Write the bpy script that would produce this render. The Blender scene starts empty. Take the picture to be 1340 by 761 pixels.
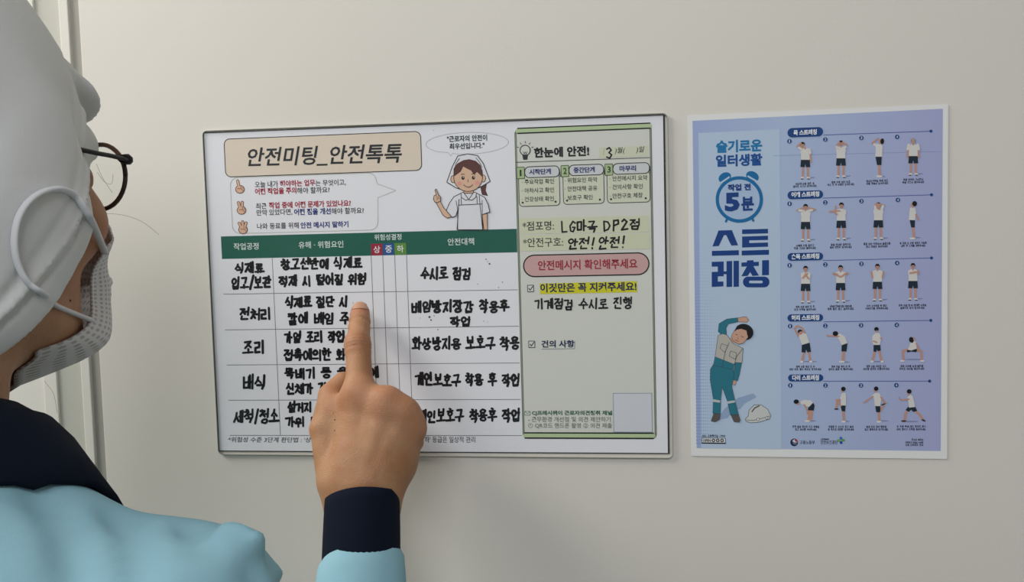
import bpy, math, random
import numpy as np
from mathutils import Vector, Matrix, Euler
random.seed(7)
C = bpy.context.scene.collection
SC = bpy.context.scene

# ------------------------------------------------------------------ camera, light, exposure
CAM = np.array([0.1971, -0.879, 1.516])
YAW, PITCH, ROLL, FPX = 0.1396, -0.0763, 0.0279, 1300.0
def cam_rot():
    cy, sy = math.cos(YAW), math.sin(YAW); cp, sp = math.cos(PITCH), math.sin(PITCH); cr, sr = math.cos(ROLL), math.sin(ROLL)
    Rz = np.array([[cy, -sy, 0], [sy, cy, 0], [0, 0, 1]])
    Rx = np.array([[1, 0, 0], [0, cp, -sp], [0, sp, cp]])
    Ry = np.array([[cr, 0, sr], [0, 1, 0], [-sr, 0, cr]])
    return Rz @ Rx @ Ry
RC = cam_rot()
cd = bpy.data.cameras.new('camera'); cam = bpy.data.objects.new('camera', cd); C.objects.link(cam)
cd.sensor_width = 36; cd.lens = 36 * FPX / 1340; cd.clip_start = 0.02; cd.clip_end = 50
m = Matrix.Identity(4)
for r in range(3):
    m[r][0] = RC[r, 0]; m[r][1] = RC[r, 2]; m[r][2] = -RC[r, 1]; m[r][3] = CAM[r]
cam.matrix_world = m
SC.camera = cam

w = bpy.data.worlds.new('room_light'); SC.world = w; w.use_nodes = True
w.node_tree.nodes['Background'].inputs[0].default_value = (0.93, 0.96, 1.0, 1)
w.node_tree.nodes['Background'].inputs[1].default_value = 0.25

def area(name, loc, target, sx, sy, power, col):
    l = bpy.data.lights.new(name, 'AREA'); l.shape = 'RECTANGLE'; l.size = sx; l.size_y = sy; l.energy = power; l.color = col
    o = bpy.data.objects.new(name, l); C.objects.link(o); o.location = loc
    o.rotation_euler = (Vector(target) - Vector(loc)).to_track_quat('-Z', 'Y').to_euler(); return o
area('ceiling_panel_light', (-1.25, -0.42, 2.5), (-0.45, -0.12, 1.2), 1.1, 0.45, 30, (1.0, 0.97, 0.915))
area('ceiling_panel_light', (0.1, -2.1, 2.6), (0.5, -0.9, 0.6), 1.2, 0.6, 22, (0.97, 0.98, 1.0))
SC.view_settings.view_transform = 'Standard'; SC.view_settings.look = 'None'
SC.view_settings.exposure = 0.0; SC.view_settings.gamma = 1.0; SC.view_settings.use_curve_mapping = False

# ------------------------------------------------------------------ helpers
def lin(h):
    v = [int(h[i:i + 2], 16) / 255 for i in (0, 2, 4)]
    return [c / 12.92 if c <= 0.04045 else ((c + 0.055) / 1.055) ** 2.4 for c in v] + [1]
def ray(px, py):
    d = np.array([(px - 670) / FPX, 1.0, -(py - 380.5) / FPX])
    return RC @ d
def P(px, py, y=0.0):
    d = ray(px, py); t = (y - CAM[1]) / d[1]
    return CAM + d * t
def proj(p):
    d = RC.T @ (np.asarray(p, float) - CAM)
    return 670 + FPX * d[0] / d[1], 380.5 - FPX * d[2] / d[1]
def mat(name, col, rough=0.6, spec=0.3, var=0.0, scale=30, bump=0.0, bscale=300, col2=None, sss=0.0, metal=0.0):
    mt = bpy.data.materials.new(name); mt.use_nodes = True
    nt = mt.node_tree; b = nt.nodes['Principled BSDF']
    c = lin(col) if isinstance(col, str) else col
    b.inputs['Base Color'].default_value = c; b.inputs['Roughness'].default_value = rough
    b.inputs['Specular IOR Level'].default_value = spec; b.inputs['Metallic'].default_value = metal
    tc = nt.nodes.new('ShaderNodeTexCoord')
    if var > 0 or col2:
        n = nt.nodes.new('ShaderNodeTexNoise'); n.inputs['Scale'].default_value = scale; n.inputs['Detail'].default_value = 4
        nt.links.new(tc.outputs['Object'], n.inputs['Vector'])
        r = nt.nodes.new('ShaderNodeValToRGB'); r.color_ramp.elements[0].position = 0.35; r.color_ramp.elements[1].position = 0.65
        c2 = lin(col2) if col2 else [x * (1 - var) for x in c[:3]] + [1]
        r.color_ramp.elements[0].color = c2; r.color_ramp.elements[1].color = c
        nt.links.new(n.outputs['Fac'], r.inputs[0]); nt.links.new(r.outputs[0], b.inputs['Base Color'])
    if bump > 0:
        n2 = nt.nodes.new('ShaderNodeTexNoise'); n2.inputs['Scale'].default_value = bscale; n2.inputs['Detail'].default_value = 3
        nt.links.new(tc.outputs['Object'], n2.inputs['Vector'])
        bp = nt.nodes.new('ShaderNodeBump'); bp.inputs['Strength'].default_value = bump; bp.inputs['Distance'].default_value = 0.001
        nt.links.new(n2.outputs['Fac'], bp.inputs['Height']); nt.links.new(bp.outputs[0], b.inputs['Normal'])
    if sss > 0:
        b.inputs['Subsurface Weight'].default_value = sss; b.inputs['Subsurface Radius'].default_value = (0.012, 0.005, 0.003)
        b.inputs['Subsurface Scale'].default_value = 0.5
    return mt
def link(name, me, mt, parent=None, smooth=False):
    o = bpy.data.objects.new(name, me); C.objects.link(o)
    if mt: me.materials.append(mt)
    if smooth: me.shade_smooth()
    if parent: o.parent = parent; o.matrix_parent_inverse = parent.matrix_world.inverted()
    return o
def mesh(name, V, F, mt, parent=None, smooth=False):
    me = bpy.data.meshes.new(name); me.from_pydata([tuple(map(float, v)) for v in V], [], F); me.update()
    return link(name, me, mt, parent, smooth)
def box(name, x0, x1, y0, y1, z0, z1, mt, parent=None, bevel=0.0):
    V = [(x, y, z) for x in (x0, x1) for y in (y0, y1) for z in (z0, z1)]
    F = [(0, 1, 3, 2), (4, 6, 7, 5), (0, 4, 5, 1), (2, 3, 7, 6), (0, 2, 6, 4), (1, 5, 7, 3)]
    o = mesh(name, V, F, mt, parent)
    if bevel:
        b = o.modifiers.new('b', 'BEVEL'); b.width = bevel; b.segments = 2
    return o
def thing(name, label, cat, loc, group=None):
    o = bpy.data.objects.new(name, None); C.objects.link(o); o.location = tuple(map(float, loc)); o.empty_display_size = 0.05
    o['label'] = label; o['category'] = cat
    if group: o['group'] = group
    bpy.context.view_layer.update()
    return o

# ------------------------------------------------------------------ the setting
WALL = mat('painted_panel', 'D9D5CC', 0.45, 0.3, bump=0.12, bscale=900)
WALL2 = mat('jamb_paint', 'DCD9D0', 0.45, 0.3, bump=0.05, bscale=700)
JAMB_G = mat('jamb_grey', 'C0BFB4', 0.5, 0.3)
SEAL = mat('grey_sealant', 'A9A69C', 0.6, 0.2)
FLOOR = mat('floor_resin', '8E938C', 0.35, 0.4, var=0.15, scale=6)
def struct(o): o['kind'] = 'structure'; return o
xg0 = P(117.5, 470)[0]; xg1 = P(130.0, 470)[0]
xs0 = P(98.5, 480, -0.01)[0]; xq0 = P(73, 480, 0.0)[0]
ZT = 2.7
struct(box('wall_back', xg1, 2.6, 0, 0.1, 0, ZT, WALL, bevel=0.0008))
struct(box('trim_1', xg0, xg1, 0.0025, 0.1, 0, ZT, SEAL))
struct(box('trim_2', xs0, xg0, -0.0015, 0.1, 0, ZT, WALL2, bevel=0.0008))
struct(box('trim_3', xq0, xs0, 0.003, 0.1, 0, ZT, JAMB_G, bevel=0.0005))
struct(box('trim_4', xq0 - 0.014, xq0, 0.0, 0.1, 0, ZT, WALL2, bevel=0.0008))
struct(box('door_1', xq0 - 0.90, xq0 - 0.014, 0.004, 0.05, 0.01, 2.1, WALL2, bevel=0.001))
struct(box('wall_above_door', xq0 - 0.90, xq0 - 0.014, 0.006, 0.1, 2.1, ZT, WALL2))
struct(box('wall_back_left', -2.6, xq0 - 0.90, 0, 0.1, 0, ZT, WALL))
struct(box('wall_left', -2.7, -2.6, -3.6, 0.1, 0, ZT, WALL))
struct(box('wall_right', 2.6, 2.7, -3.6, 0.1, 0, ZT, WALL))
struct(box('floor', -2.6, 2.6, -3.6, 0.1, -0.05, 0, FLOOR))

# ------------------------------------------------------------------ flat print on the sheets
L0 = -0.0009                    # front of the paper
def py_(layer): return L0 - 0.00006 * layer
INK = {}
def ink(h, rough=0.55):
    if h not in INK: INK[h] = mat('ink_' + h, h, rough, 0.25)
    return INK[h]
def poly(name, pts, h, parent, layer=1):
    V = [P(x, y, py_(layer)) for x, y in pts]
    return mesh(name, V, [tuple(range(len(V)))], ink(h), parent)
def rrect(x0, y0, x1, y1, r, q=None, n=6):
    """rounded rectangle in a quad's own frame; q = four corner pixels TL TR BR BL"""
    out = []
    for cx, cy, a0 in ((x1 - r, y0 + r, -90), (x1 - r, y1 - r, 0), (x0 + r, y1 - r, 90), (x0 + r, y0 + r, 180)):
        for k in range(n + 1):
            a = math.radians(a0 + 90 * k / n); out.append((cx + r * math.cos(a), cy + r * math.sin(a)))
    return out
def ell(cx, cy, rx, ry, n=28, rot=0):
    c, s = math.cos(rot), math.sin(rot)
    return [(cx + rx * math.cos(t) * c - ry * math.sin(t) * s, cy + rx * math.cos(t) * s + ry * math.sin(t) * c) for t in [2 * math.pi * k / n for k in range(n)]]
def skew(pts, x0, slope, yref=None):      # tilt by the local slope of the sheet's lines
    return [(x, y + (x - x0) * slope) for x, y in pts]
class Strokes:
    """collects pen strokes (pixels) into one flat mesh"""
    def __init__(s, layer=2): s.V = []; s.F = []; s.y0 = py_(layer); s.n = 0
    @property
    def y(s): s.n += 1; return s.y0 - (s.n % 4) * 0.000003      # overlapping strokes never share a plane
    @y.setter
    def y(s, v): s.y0 = v
    def line(s, pts, w, closed=False, cap=True, n=10):
        if closed: pts = list(pts) + [pts[0]]
        for k in range(len(pts) - 1):
            (ax, ay), (bx, by) = pts[k], pts[k + 1]
            d = math.hypot(bx - ax, by - ay)
            if d < 1e-6: continue
            nx, ny = -(by - ay) / d * w / 2, (bx - ax) / d * w / 2
            i = len(s.V)
            y = s.y; s.V += [P(ax + nx, ay + ny, y), P(bx + nx, by + ny, y), P(bx - nx, by - ny, y), P(ax - nx, ay - ny, y)]
            s.F.append((i, i + 1, i + 2, i + 3))
        if cap:
            for (ax, ay) in pts: s.dot(ax, ay, w / 2, n)
        return s
    def dot(s, x, y, r, n=10):
        i = len(s.V); yy = s.y; s.V += [P(*q, yy) for q in ell(x, y, r, r, n)]; s.F.append(tuple(range(i, i + n)))
        return s
    def fill(s, pts):
        i = len(s.V); yy = s.y; s.V += [P(*q, yy) for q in pts]; s.F.append(tuple(range(i, i + len(pts)))); return s
    def done(s, name, h, parent): return mesh(name, s.V, s.F, ink(h), parent) if s.V else None

FC = {}; TQ = []
def glyphs_all():
    """all the lettering of one weight is converted in one go, one string per line, then split"""
    for bold in sorted({k[7] for k in TQ}):
        strs = sorted({k[0] for k in TQ if k[7] == bold})
        c = bpy.data.curves.new('t', 'FONT'); c.body = '\n'.join(strs); c.size = 1; c.offset = bold; c.resolution_u = 2; c.fill_mode = 'BOTH'; c.space_line = 3
        o = bpy.data.objects.new('t', c); me = o.to_mesh()
        V = np.array([v.co[:2] for v in me.vertices]); F = [tuple(p.vertices) for p in me.polygons]
        step = None
        row = np.zeros(len(V), int)
        gap = 3.0                                     # line pitch in font units
        row = np.rint((0.35 - V[:, 1]) / gap).astype(int)
        for i, t in enumerate(strs):
            idx = np.where(row == i)[0]; mp = -np.ones(len(V), int); mp[idx] = np.arange(len(idx))
            FC[(t, bold)] = (V[idx], [tuple(int(mp[a]) for a in f) for f in F if row[f[0]] == i])
        o.to_mesh_clear(); bpy.data.objects.remove(o)
def text(name, txt, x0, y0, x1, y1, h, col, parent, bold=0.012, shear=0.0, layer=2):
    """flat lettering: its box runs from (x0,y0) to (x1,y1) along the bottom and is h pixels tall"""
    bold = min((0.0, .006, .012, .02, .03, .045), key=lambda q: abs(q - bold))
    TQ.append((txt, name, x0, y0, x1, y1, (h, col, parent, shear, layer), bold))
def flush_text():
    glyphs_all()
    for txt, name, x0, y0, x1, y1, (h, col, parent, shear, layer), bold in TQ:
        V, F = FC[(txt, bold)]
        lo, hi = V.min(0), V.max(0); U = (V - lo) / np.maximum(hi - lo, 1e-6)
        A, B = P(x0, y0, py_(layer)), P(x1, y1, py_(layer))
        D = P(x0, y0 - h, py_(layer)); hm = D[2] - A[2]
        W = A + np.outer(U[:, 0] * (1 - shear * hm / (B[0] - A[0])), B - A)
        W[:, 2] += U[:, 1] * hm; W[:, 0] += U[:, 1] * hm * shear; W[:, 1] = py_(layer)
        mesh(name, W, F, ink(col), parent)

# --- Hangul written with a round pen
def arc(cx, cy, rx, ry, n=9): return [(cx + rx * math.cos(t), cy + ry * math.sin(t)) for t in [math.pi / 2 + 2 * math.pi * k / n for k in range(n + 1)]]
J = {'ㄱ': [[(0, .95), (.95, 1), (.7, 0)]], 'ㄴ': [[(.05, 1), (0, .1), (1, .05)]], 'ㄷ': [[(0, 1), (.95, 1)], [(.05, 1), (0, .05), (1, 0)]],
     'ㄹ': [[(0, 1), (.95, 1), (.9, .55), (.05, .5), (.05, 0), (1, 0)]], 'ㅁ': [[(0, 1), (.95, 1), (.9, 0), (.05, 0), (0, 1)]],
     'ㅂ': [[(0, 1), (.08, 0), (.95, 0), (1, 1)], [(.05, .5), (.95, .5)]], 'ㅅ': [[(.55, 1), (.4, .5), (0, 0)], [(.45, .55), (1, 0)]],
     'ㅇ': [arc(.5, .5, .5, .5)], 'ㅈ': [[(0, 1), (.95, 1), (.5, .5), (0, 0)], [(.5, .5), (1, 0)]],
     'ㅊ': [[(.35, 1.15), (.65, 1.05)], [(0, .8), (.95, .8), (.5, .4), (0, 0)], [(.5, .4), (1, 0)]],
     'ㅋ': [[(0, .95), (.95, 1), (.7, 0)], [(.05, .5), (.85, .55)]], 'ㅌ': [[(0, 1), (.95, 1)], [(.05, 1), (0, 0), (1, 0)], [(0, .5), (.9, .5)]],
     'ㅍ': [[(0, 1), (1, 1)], [(0, 0), (1, 0)], [(.3, 1), (.3, 0)], [(.7, 1), (.7, 0)]],
     'ㅎ': [[(.4, 1.15), (.65, 1.05)], [(0, .8), (1, .8)], arc(.5, .3, .4, .3)]}
for d_, s_ in (('ㄲ', 'ㄱ'), ('ㄸ', 'ㄷ'), ('ㅃ', 'ㅂ'), ('ㅆ', 'ㅅ'), ('ㅉ', 'ㅈ')):
    J[d_] = [[(x * .45, y) for x, y in st] for st in J[s_]] + [[(.55 + x * .45, y) for x, y in st] for st in J[s_]]
for d_, a_, b_ in ('ㅄㅂㅅ', 'ㄵㄴㅈ', 'ㄶㄴㅎ', 'ㄳㄱㅅ', 'ㄺㄹㄱ', 'ㄻㄹㅁ', 'ㄼㄹㅂ', 'ㅀㄹㅎ'):
    J[d_] = [[(x * .45, y) for x, y in st] for st in J[a_]] + [[(.55 + x * .45, y) for x, y in st] for st in J[b_]]
CHO = 'ㄱㄲㄴㄷㄸㄹㅁㅂㅃㅅㅆㅇㅈㅉㅊㅋㅌㅍㅎ'
JUNG = 'ㅏㅐㅑㅒㅓㅔㅕㅖㅗㅘㅙㅚㅛㅜㅝㅞㅟㅠㅡㅢㅣ'
JONG = ['', 'ㄱ', 'ㄲ', 'ㄳ', 'ㄴ', 'ㄵ', 'ㄶ', 'ㄷ', 'ㄹ', 'ㄺ', 'ㄻ', 'ㄼ', 'ㄽ', 'ㄾ', 'ㄿ', 'ㅀ', 'ㅁ', 'ㅂ', 'ㅄ', 'ㅅ', 'ㅆ', 'ㅇ', 'ㅈ', 'ㅊ', 'ㅋ', 'ㅌ', 'ㅍ', 'ㅎ']
VV = {'ㅏ': [[(.35, 1), (.35, 0)], [(.35, .5), (.9, .5)]], 'ㅐ': [[(.2, .95), (.2, .05)], [(.2, .5), (.75, .5)], [(.75, 1), (.75, 0)]],
      'ㅑ': [[(.35, 1), (.35, 0)], [(.35, .65), (.9, .65)], [(.35, .35), (.9, .35)]], 'ㅓ': [[(.75, 1), (.75, 0)], [(.1, .5), (.75, .5)]],
      'ㅔ': [[(.0, .5), (.4, .5)], [(.42, .95), (.42, .05)], [(.9, 1), (.9, 0)]], 'ㅕ': [[(.75, 1), (.75, 0)], [(.1, .65), (.75, .65)], [(.1, .35), (.75, .35)]],
      'ㅖ': [[(.0, .62), (.4, .62)], [(.0, .38), (.4, .38)], [(.42, .95), (.42, .05)], [(.9, 1), (.9, 0)]], 'ㅣ': [[(.6, 1), (.6, 0)]]}
VH = {'ㅗ': [[(.5, 1), (.5, .2)], [(0, .2), (1, .2)]], 'ㅛ': [[(.33, 1), (.33, .2)], [(.66, 1), (.66, .2)], [(0, .2), (1, .2)]],
      'ㅜ': [[(0, .8), (1, .8)], [(.5, .8), (.5, 0)]], 'ㅠ': [[(0, .8), (1, .8)], [(.33, .8), (.33, 0)], [(.66, .8), (.66, 0)]], 'ㅡ': [[(0, .5), (1, .5)]]}
MIX = {'ㅘ': 'ㅗㅏ', 'ㅙ': 'ㅗㅐ', 'ㅚ': 'ㅗㅣ', 'ㅝ': 'ㅜㅓ', 'ㅞ': 'ㅜㅔ', 'ㅟ': 'ㅜㅣ', 'ㅢ': 'ㅡㅣ'}
LAT = {'L': [[(.1, 1), (.1, 0), (.8, 0)]], 'G': [[(.85, .8), (.5, 1), (.1, .6), (.2, .1), (.6, 0), (.85, .4), (.5, .42)]],
       'D': [[(.1, 1), (.12, 0)], [(.05, 1), (.6, .9), (.85, .5), (.6, .1), (.1, 0)]], 'P': [[(.15, 1), (.15, 0)], [(.1, .95), (.7, .95), (.75, .6), (.15, .45)]],
       '2': [[(.1, .8), (.4, 1), (.75, .75), (.1, .02), (.9, .05)]], '3': [[(.1, .9), (.5, 1), (.75, .75), (.4, .55), (.8, .3), (.5, 0), (.1, .1)]],
       '!': [[(.5, 1), (.42, .35)], [(.4, .03), (.42, .0)]], '/': [[(.8, 1.1), (.2, -.1)]]}
def syllable(ch):
    if ch in LAT: return LAT[ch]
    k = ord(ch) - 0xAC00
    if k < 0 or k > 11171: return []
    c, v, f = CHO[k // 588], JUNG[(k % 588) // 28], JONG[k % 28]
    out = []
    def put(sts, x0, y0, x1, y1):
        for st in sts: out.append([(x0 + x * (x1 - x0), y0 + y * (y1 - y0)) for x, y in st])
    b = .40 if f else 0.0
    if v in VV:
        put(J[c], .04, b + (.10 if not f else .08), .52, .95 if f else .85)
        put(VV[v], .58, b - .02 if f else 0, 1.0, 1.0)
    elif v in VH:
        up = v in 'ㅗㅛㅡ'
        h = (1 - b)
        put(J[c], .2, b + h * .50, .8, .98)
        put(VH[v], .0, b + (0.02 if f else .02), 1.0, b + h * .42)
    else:
        a, e = MIX[v]; h = 1 - b
        put(J[c], .06, b + h * .52, .55, .95)
        put(VH[a], .0, b + h * .05, .62, b + h * .42)
        put(VV[e], .66, b, 1.0, 1.0)
    if f: put(J[f], .22, 0, .85, .30)
    return out
def hand(name, txt, x0, y0, x1, y1, h, parent, col='0A0A10', w=2.9, jit=.05, space=.5, layer=2, slant=0.0, narrow='/!'):
    """handwritten line whose letters fill (x0..x1); y0,y1 = baseline at either end, h = letter height in pixels"""
    adv = [(space if c == ' ' else (.55 if c in narrow else (.74 if c in 'LGDP2' else 1.0))) for c in txt]
    tot = sum(adv) ; cw = (x1 - x0) / tot; s = Strokes(layer); u = 0
    for c, a in zip(txt, adv):
        if c != ' ':
            ox = x0 + u * cw; oy = y0 + (y1 - y0) * (u / tot) + random.uniform(-1, 1) * h * .05
            ww = a * cw * .86; hh = h * random.uniform(.92, 1.06); r = random.uniform(-.05, .05)
            for st in syllable(c):
                jx, jy = random.uniform(-jit, jit) * .6, random.uniform(-jit, jit)
                pts = []
                for (x, y) in st:
                    X = (x + jx + random.uniform(-jit, jit) * .4) * ww; Y = (y + jy + random.uniform(-jit, jit) * .5 + x * .05) * hh
                    pts.append((ox + X + (Y) * (slant + r), oy - Y))
                if c in 'LGDP23' : pts = [(a_, b_ ) for a_, b_ in pts]
                s.line(pts, w * random.uniform(.9, 1.12))
        u += a
    return s.done(name, col, parent)

# ------------------------------------------------------------------ drawing helper: one mesh, several inks
class Art:
    def __init__(s, conv=lambda x, y: (x, y), layer=2): s.V = []; s.F = []; s.M = []; s.mi = {}; s.k = 0; s.c = conv; s.l = layer
    def _y(s): s.k += 1; return py_(s.l) - s.k * 0.000016
    def _m(s, col): s.mi.setdefault(col, len(s.mi)); return s.mi[col]
    def fill(s, pts, col, out=None, w=1.0):
        y = s._y(); i = len(s.V); q = [s.c(*p) for p in pts]; s.V += [P(a, b, y) for a, b in q]
        s.F.append(tuple(range(i, i + len(q)))); s.M.append(s._m(col))
        if out: s.line(pts + [pts[0]], w, out)
        return s
    def line(s, pts, w, col):
        t = Strokes(); t.y = s._y(); t.line([s.c(*p) for p in pts], w); i = len(s.V)
        s.V += t.V; s.F += [tuple(a + i for a in f) for f in t.F]; s.M += [s._m(col)] * len(t.F); return s
    def done(s, name, parent):
        o = mesh(name, s.V, s.F, None, parent)
        for col in s.mi: o.data.materials.append(ink(col))
        for p, mi in zip(o.data.polygons, s.M): p.material_index = mi
        return o
def yend(x0, y0, x1):
    p = P(x0, y0); q = proj(p + np.array([.01, 0, 0])); return y0 + (x1 - x0) * (q[1] - y0) / (q[0] - x0)
def heavy(name, txt, x0, y0, x1, y1, h, col, parent, wt=.18, layer=2, **k):
    for i, (dx, dy) in enumerate(((-wt, 0), (wt, 0), (0, -wt), (0, wt))): text(name, txt, x0 + dx, y0 + dy, x1 + dx, y1 + dy, h, col, parent, layer=layer + i * .06, **k)
def T(name, txt, x0, y0, x1, h, col, parent, **k): return text(name, txt, x0, y0, x1, yend(x0, y0, x1), h, col, parent, **k)
def H(txt, x0, y0, x1, h, parent, y1=None, **k):
    return hand('handwriting', txt, x0, y0, x1, yend(x0, y0, x1) if y1 is None else y1, h, parent, **k)
def wrect(x0, y0, x1, y1, y=0.0):       # world-upright rectangle from two corner pixels: TL TR BR BL (world)
    a, b = P(x0, y0, y), P(x1, y1, y); return [(a[0], y, a[2]), (b[0], y, a[2]), (b[0], y, b[2]), (a[0], y, b[2])]
def R(name, x0, y0, x1, y1, col, parent, layer=1): return mesh(name, wrect(x0, y0, x1, y1, py_(layer)), [(0, 1, 2, 3)], ink(col), parent)
def rr_pts(x0, y0, x1, y1, r):          # world-upright rounded rectangle given in pixels (returned as pixels)
    q = wrect(x0, y0, x1, y1); rm = min(r / 1.5 / 1000, (q[0][2] - q[2][2]) * .499); out = []
    xa, xb, za, zb = q[0][0], q[1][0], q[0][2], q[2][2]
    for cx, cz, a0 in ((xb - rm, za - rm, 90), (xb - rm, zb + rm, 0), (xa + rm, zb + rm, -90), (xa + rm, za - rm, 180)):
        for k in range(7):
            a = math.radians(a0 - 15 * k) if a0 != 180 else math.radians(180 - 15 * k)
            out.append(proj((cx + rm * math.cos(a), 0, cz + rm * math.sin(a))))
    return out
def slab(name, q, thick, mt, parent, r=0.0, y0=None, holes=None):
    """upright sheet with real thickness; q = world corners TL TR BR BL, front at y0"""
    (xa, _, za), (xb, _, _), (_, _, zb), _ = q[0], q[1], q[2], q[3]
    pts = []
    for cx, cz, a0 in ((q[1][0] - r, q[1][2] - r, 90), (q[2][0] - r, q[2][2] + r, 0), (q[3][0] + r, q[3][2] + r, -90), (q[0][0] + r, q[0][2] - r, -180)):
        for k in range(5):
            a = math.radians(a0 - 22.5 * k); pts.append((cx + r * math.cos(a), cz + r * math.sin(a)))
            if r == 0: break
    n = len(pts); V = [(x, y0, z) for x, z in pts] + [(x, y0 + thick, z) for x, z in pts]
    F = [tuple(range(n)), tuple(range(2 * n - 1, n - 1, -1))] + [(i, i + n, (i + 1) % n + n, (i + 1) % n) for i in range(n)]
    return mesh(name, V, F, mt, parent)
def quadw(c, y): return [tuple(P(x, z, y)) for x, z in c]

FILM = bpy.data.materials.new('clear_film'); FILM.use_nodes = True
nt = FILM.node_tree; nt.nodes.clear()
o_ = nt.nodes.new('ShaderNodeOutputMaterial'); t_ = nt.nodes.new('ShaderNodeBsdfTransparent'); g_ = nt.nodes.new('ShaderNodeBsdfGlossy')
d_ = nt.nodes.new('ShaderNodeBsdfDiffuse'); x1_ = nt.nodes.new('ShaderNodeMixShader'); x2_ = nt.nodes.new('ShaderNodeMixShader'); fr = None
t_.inputs[0].default_value = (1, 1, 1, 1); g_.inputs['Roughness'].default_value = 0.16
d_.inputs[0].default_value = (0.6, 0.62, 0.6, 1); x1_.inputs[0].default_value = 0.006
nt.links.new(t_.outputs[0], x1_.inputs[1]); nt.links.new(d_.outputs[0], x1_.inputs[2])
x2_.inputs[0].default_value = 0.014; nt.links.new(x1_.outputs[0], x2_.inputs[1]); nt.links.new(g_.outputs[0], x2_.inputs[2]); nt.links.new(x2_.outputs[0], o_.inputs[0])
PAPER = mat('white_paper', 'E4E5EA', 0.6, 0.2)
PAPER2 = mat('poster_paper', 'E2E3E2', 0.6, 0.2)
DARK = mat('edge_shadow_dark', '2B2C2E', 0.6, 0.2)

# ------------------------------------------------------------------ laminated safety meeting sheet
S = thing('safety_sheet', 'wide laminated safety meeting chart with green header and black marker handwriting', 'poster', P(573, 590, 0))
slab('edge_shadow_sheet', quadw([(266.2, 173.7), (870.0, 150.3), (876.4, 593.6), (286.6, 590.2)], L0 + .0001), 0.0003, DARK, S, 0, L0 + .0001)  # dark sheet standing in for the shadow gap along the paper's edges
slab('paper', quadw([(266.9, 174.6), (867.6, 151.2), (874.0, 592.3), (287.4, 589.0)], L0), 0.00008, PAPER, S, 0, L0)
YF = L0 - 0.0019
fq = quadw([(264.2, 171.0), (873.6, 147.4), (880.6, 599.3), (285.2, 594.4)], YF)
slab('clear_pouch', fq, 0.00012, FILM, S, 0.0045, YF)
rim = mat('pouch_edge', 'A9AA9F', 0.3, 0.5)
def ring(name, q, r, w, mt, parent, y):
    pts = []
    for cx, cz, a0 in ((q[1][0] - r, q[1][2] - r, 90), (q[2][0] - r, q[2][2] + r, 0), (q[3][0] + r, q[3][2] + r, -90), (q[0][0] + r, q[0][2] - r, -180)):
        for k in range(7):
            a = math.radians(a0 - 15 * k); pts.append((cx, cz, a))
    n = len(pts)
    V = [(cx + r * math.cos(a), y, cz + r * math.sin(a)) for cx, cz, a in pts] + [(cx + (r - w) * math.cos(a), y, cz + (r - w) * math.sin(a)) for cx, cz, a in pts]
    V += [(v[0], y + 0.0030, v[2]) for v in V[:n]]
    F = [(i, (i + 1) % n, (i + 1) % n + n, i + n) for i in range(n)] + [(i, i + 2 * n, (i + 1) % n + 2 * n, (i + 1) % n) for i in range(n)]
    return mesh(name, V, F, mt, parent)
ring('pouch_edge', fq, 0.0045, 0.0005, rim, S, YF - .0001)

BLK = '15161A'; OL = '2E2A30'
tp = Art(layer=1)
tp.fill(rr_pts(293, 182, 552, 222.6, 8), 'DCCFBE', OL, 1.1); tp.done('title_panel', S)
heavy('title_lettering', '안전미팅_안전톡톡', 321.5, 219, 529, 213.6, 25.5, '25272E', S, bold=.012, shear=.22, layer=3)
b = Art(layer=1); q = rr_pts(301, 232.5, 495, 300.5, 11)
k0 = 6
b.line(q[:k0 + 1] + [(494, 240.5), (518, 249), (494.5, 258.5)] + q[k0 + 1:] + [q[0]], .9, 'B9BCB2'); b.done('speech_box', S)
RED, NAV = 'A3213C', '1F2F78'
for txt, xa, y, xb, h, col in (('오늘 내가', 333.7, 245.6, 364, 8.4, BLK), ('해야하는 업무', 366.5, 244.6, 412.5, 8.6, RED), ('는 무엇이고,', 413, 243.9, 452.5, 8.4, BLK),
        ('어떤 작업을 주의', 333.7, 254.8, 388, 8.6, RED), ('해야 할까요?', 388.8, 253.4, 431.5, 8.2, BLK),
        ('최근', 335, 273.5, 348.8, 7.8, BLK), ('작업 중에 어떤 문제가 있었나요?', 352, 273.0, 459.3, 8.6, RED),
        ('만약 있었다면,', 336, 282.6, 382.5, 8.4, BLK), ('어떤 점을 개선', 385, 281.6, 433, 8.6, NAV), ('해야 할까요?', 433.8, 280.3, 476.3, 8.2, BLK),
        ('나와 동료를 위해', 336.5, 300.0, 391, 8.0, BLK), ('안전 메시지 말하기', 393.5, 298.8, 456, 8.2, NAV)):
    T('lettering', txt, xa, y, xb, h, col, S, bold=.03 if col != BLK else .012)
def hand_icon(cx, cy, fingers):
    a = Art(layer=2); sk, ol = 'D8AF93', '5E3B32'
    for dx, dy in fingers: a.line([(cx + dx * .4, cy + 1), (cx + dx, cy + dy)], 4.0, ol); 
    a.fill(ell(cx, cy + 3, 6.2, 5.6), ol)
    for dx, dy in fingers: a.line([(cx + dx * .4, cy + 1), (cx + dx, cy + dy)], 2.5, sk)
    a.fill(ell(cx, cy + 3, 5.3, 4.7), sk); a.line([(cx - 3, cy + 2), (cx + 2, cy + 2.5), (cx + 4, cy + 5)], .7, ol)
    a.line([(cx + 1, cy - 1.5), (cx + 1.5, cy + 1.5)], .6, ol); a.line([(cx + 3.8, cy - .8), (cx + 3.8, cy + 1.8)], .6, ol); a.done('hand_icon', S)
hand_icon(314, 244.5, [(-3, -8)]); hand_icon(316, 272, [(-4, -7), (1, -7.5)]); hand_icon(318, 297.5, [(-5, -5.5), (-.5, -7.5), (4, -6)])
ov = Art(layer=1); e = ell(611.4, 187.3, 54, 14.2, 48, -.03)
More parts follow.
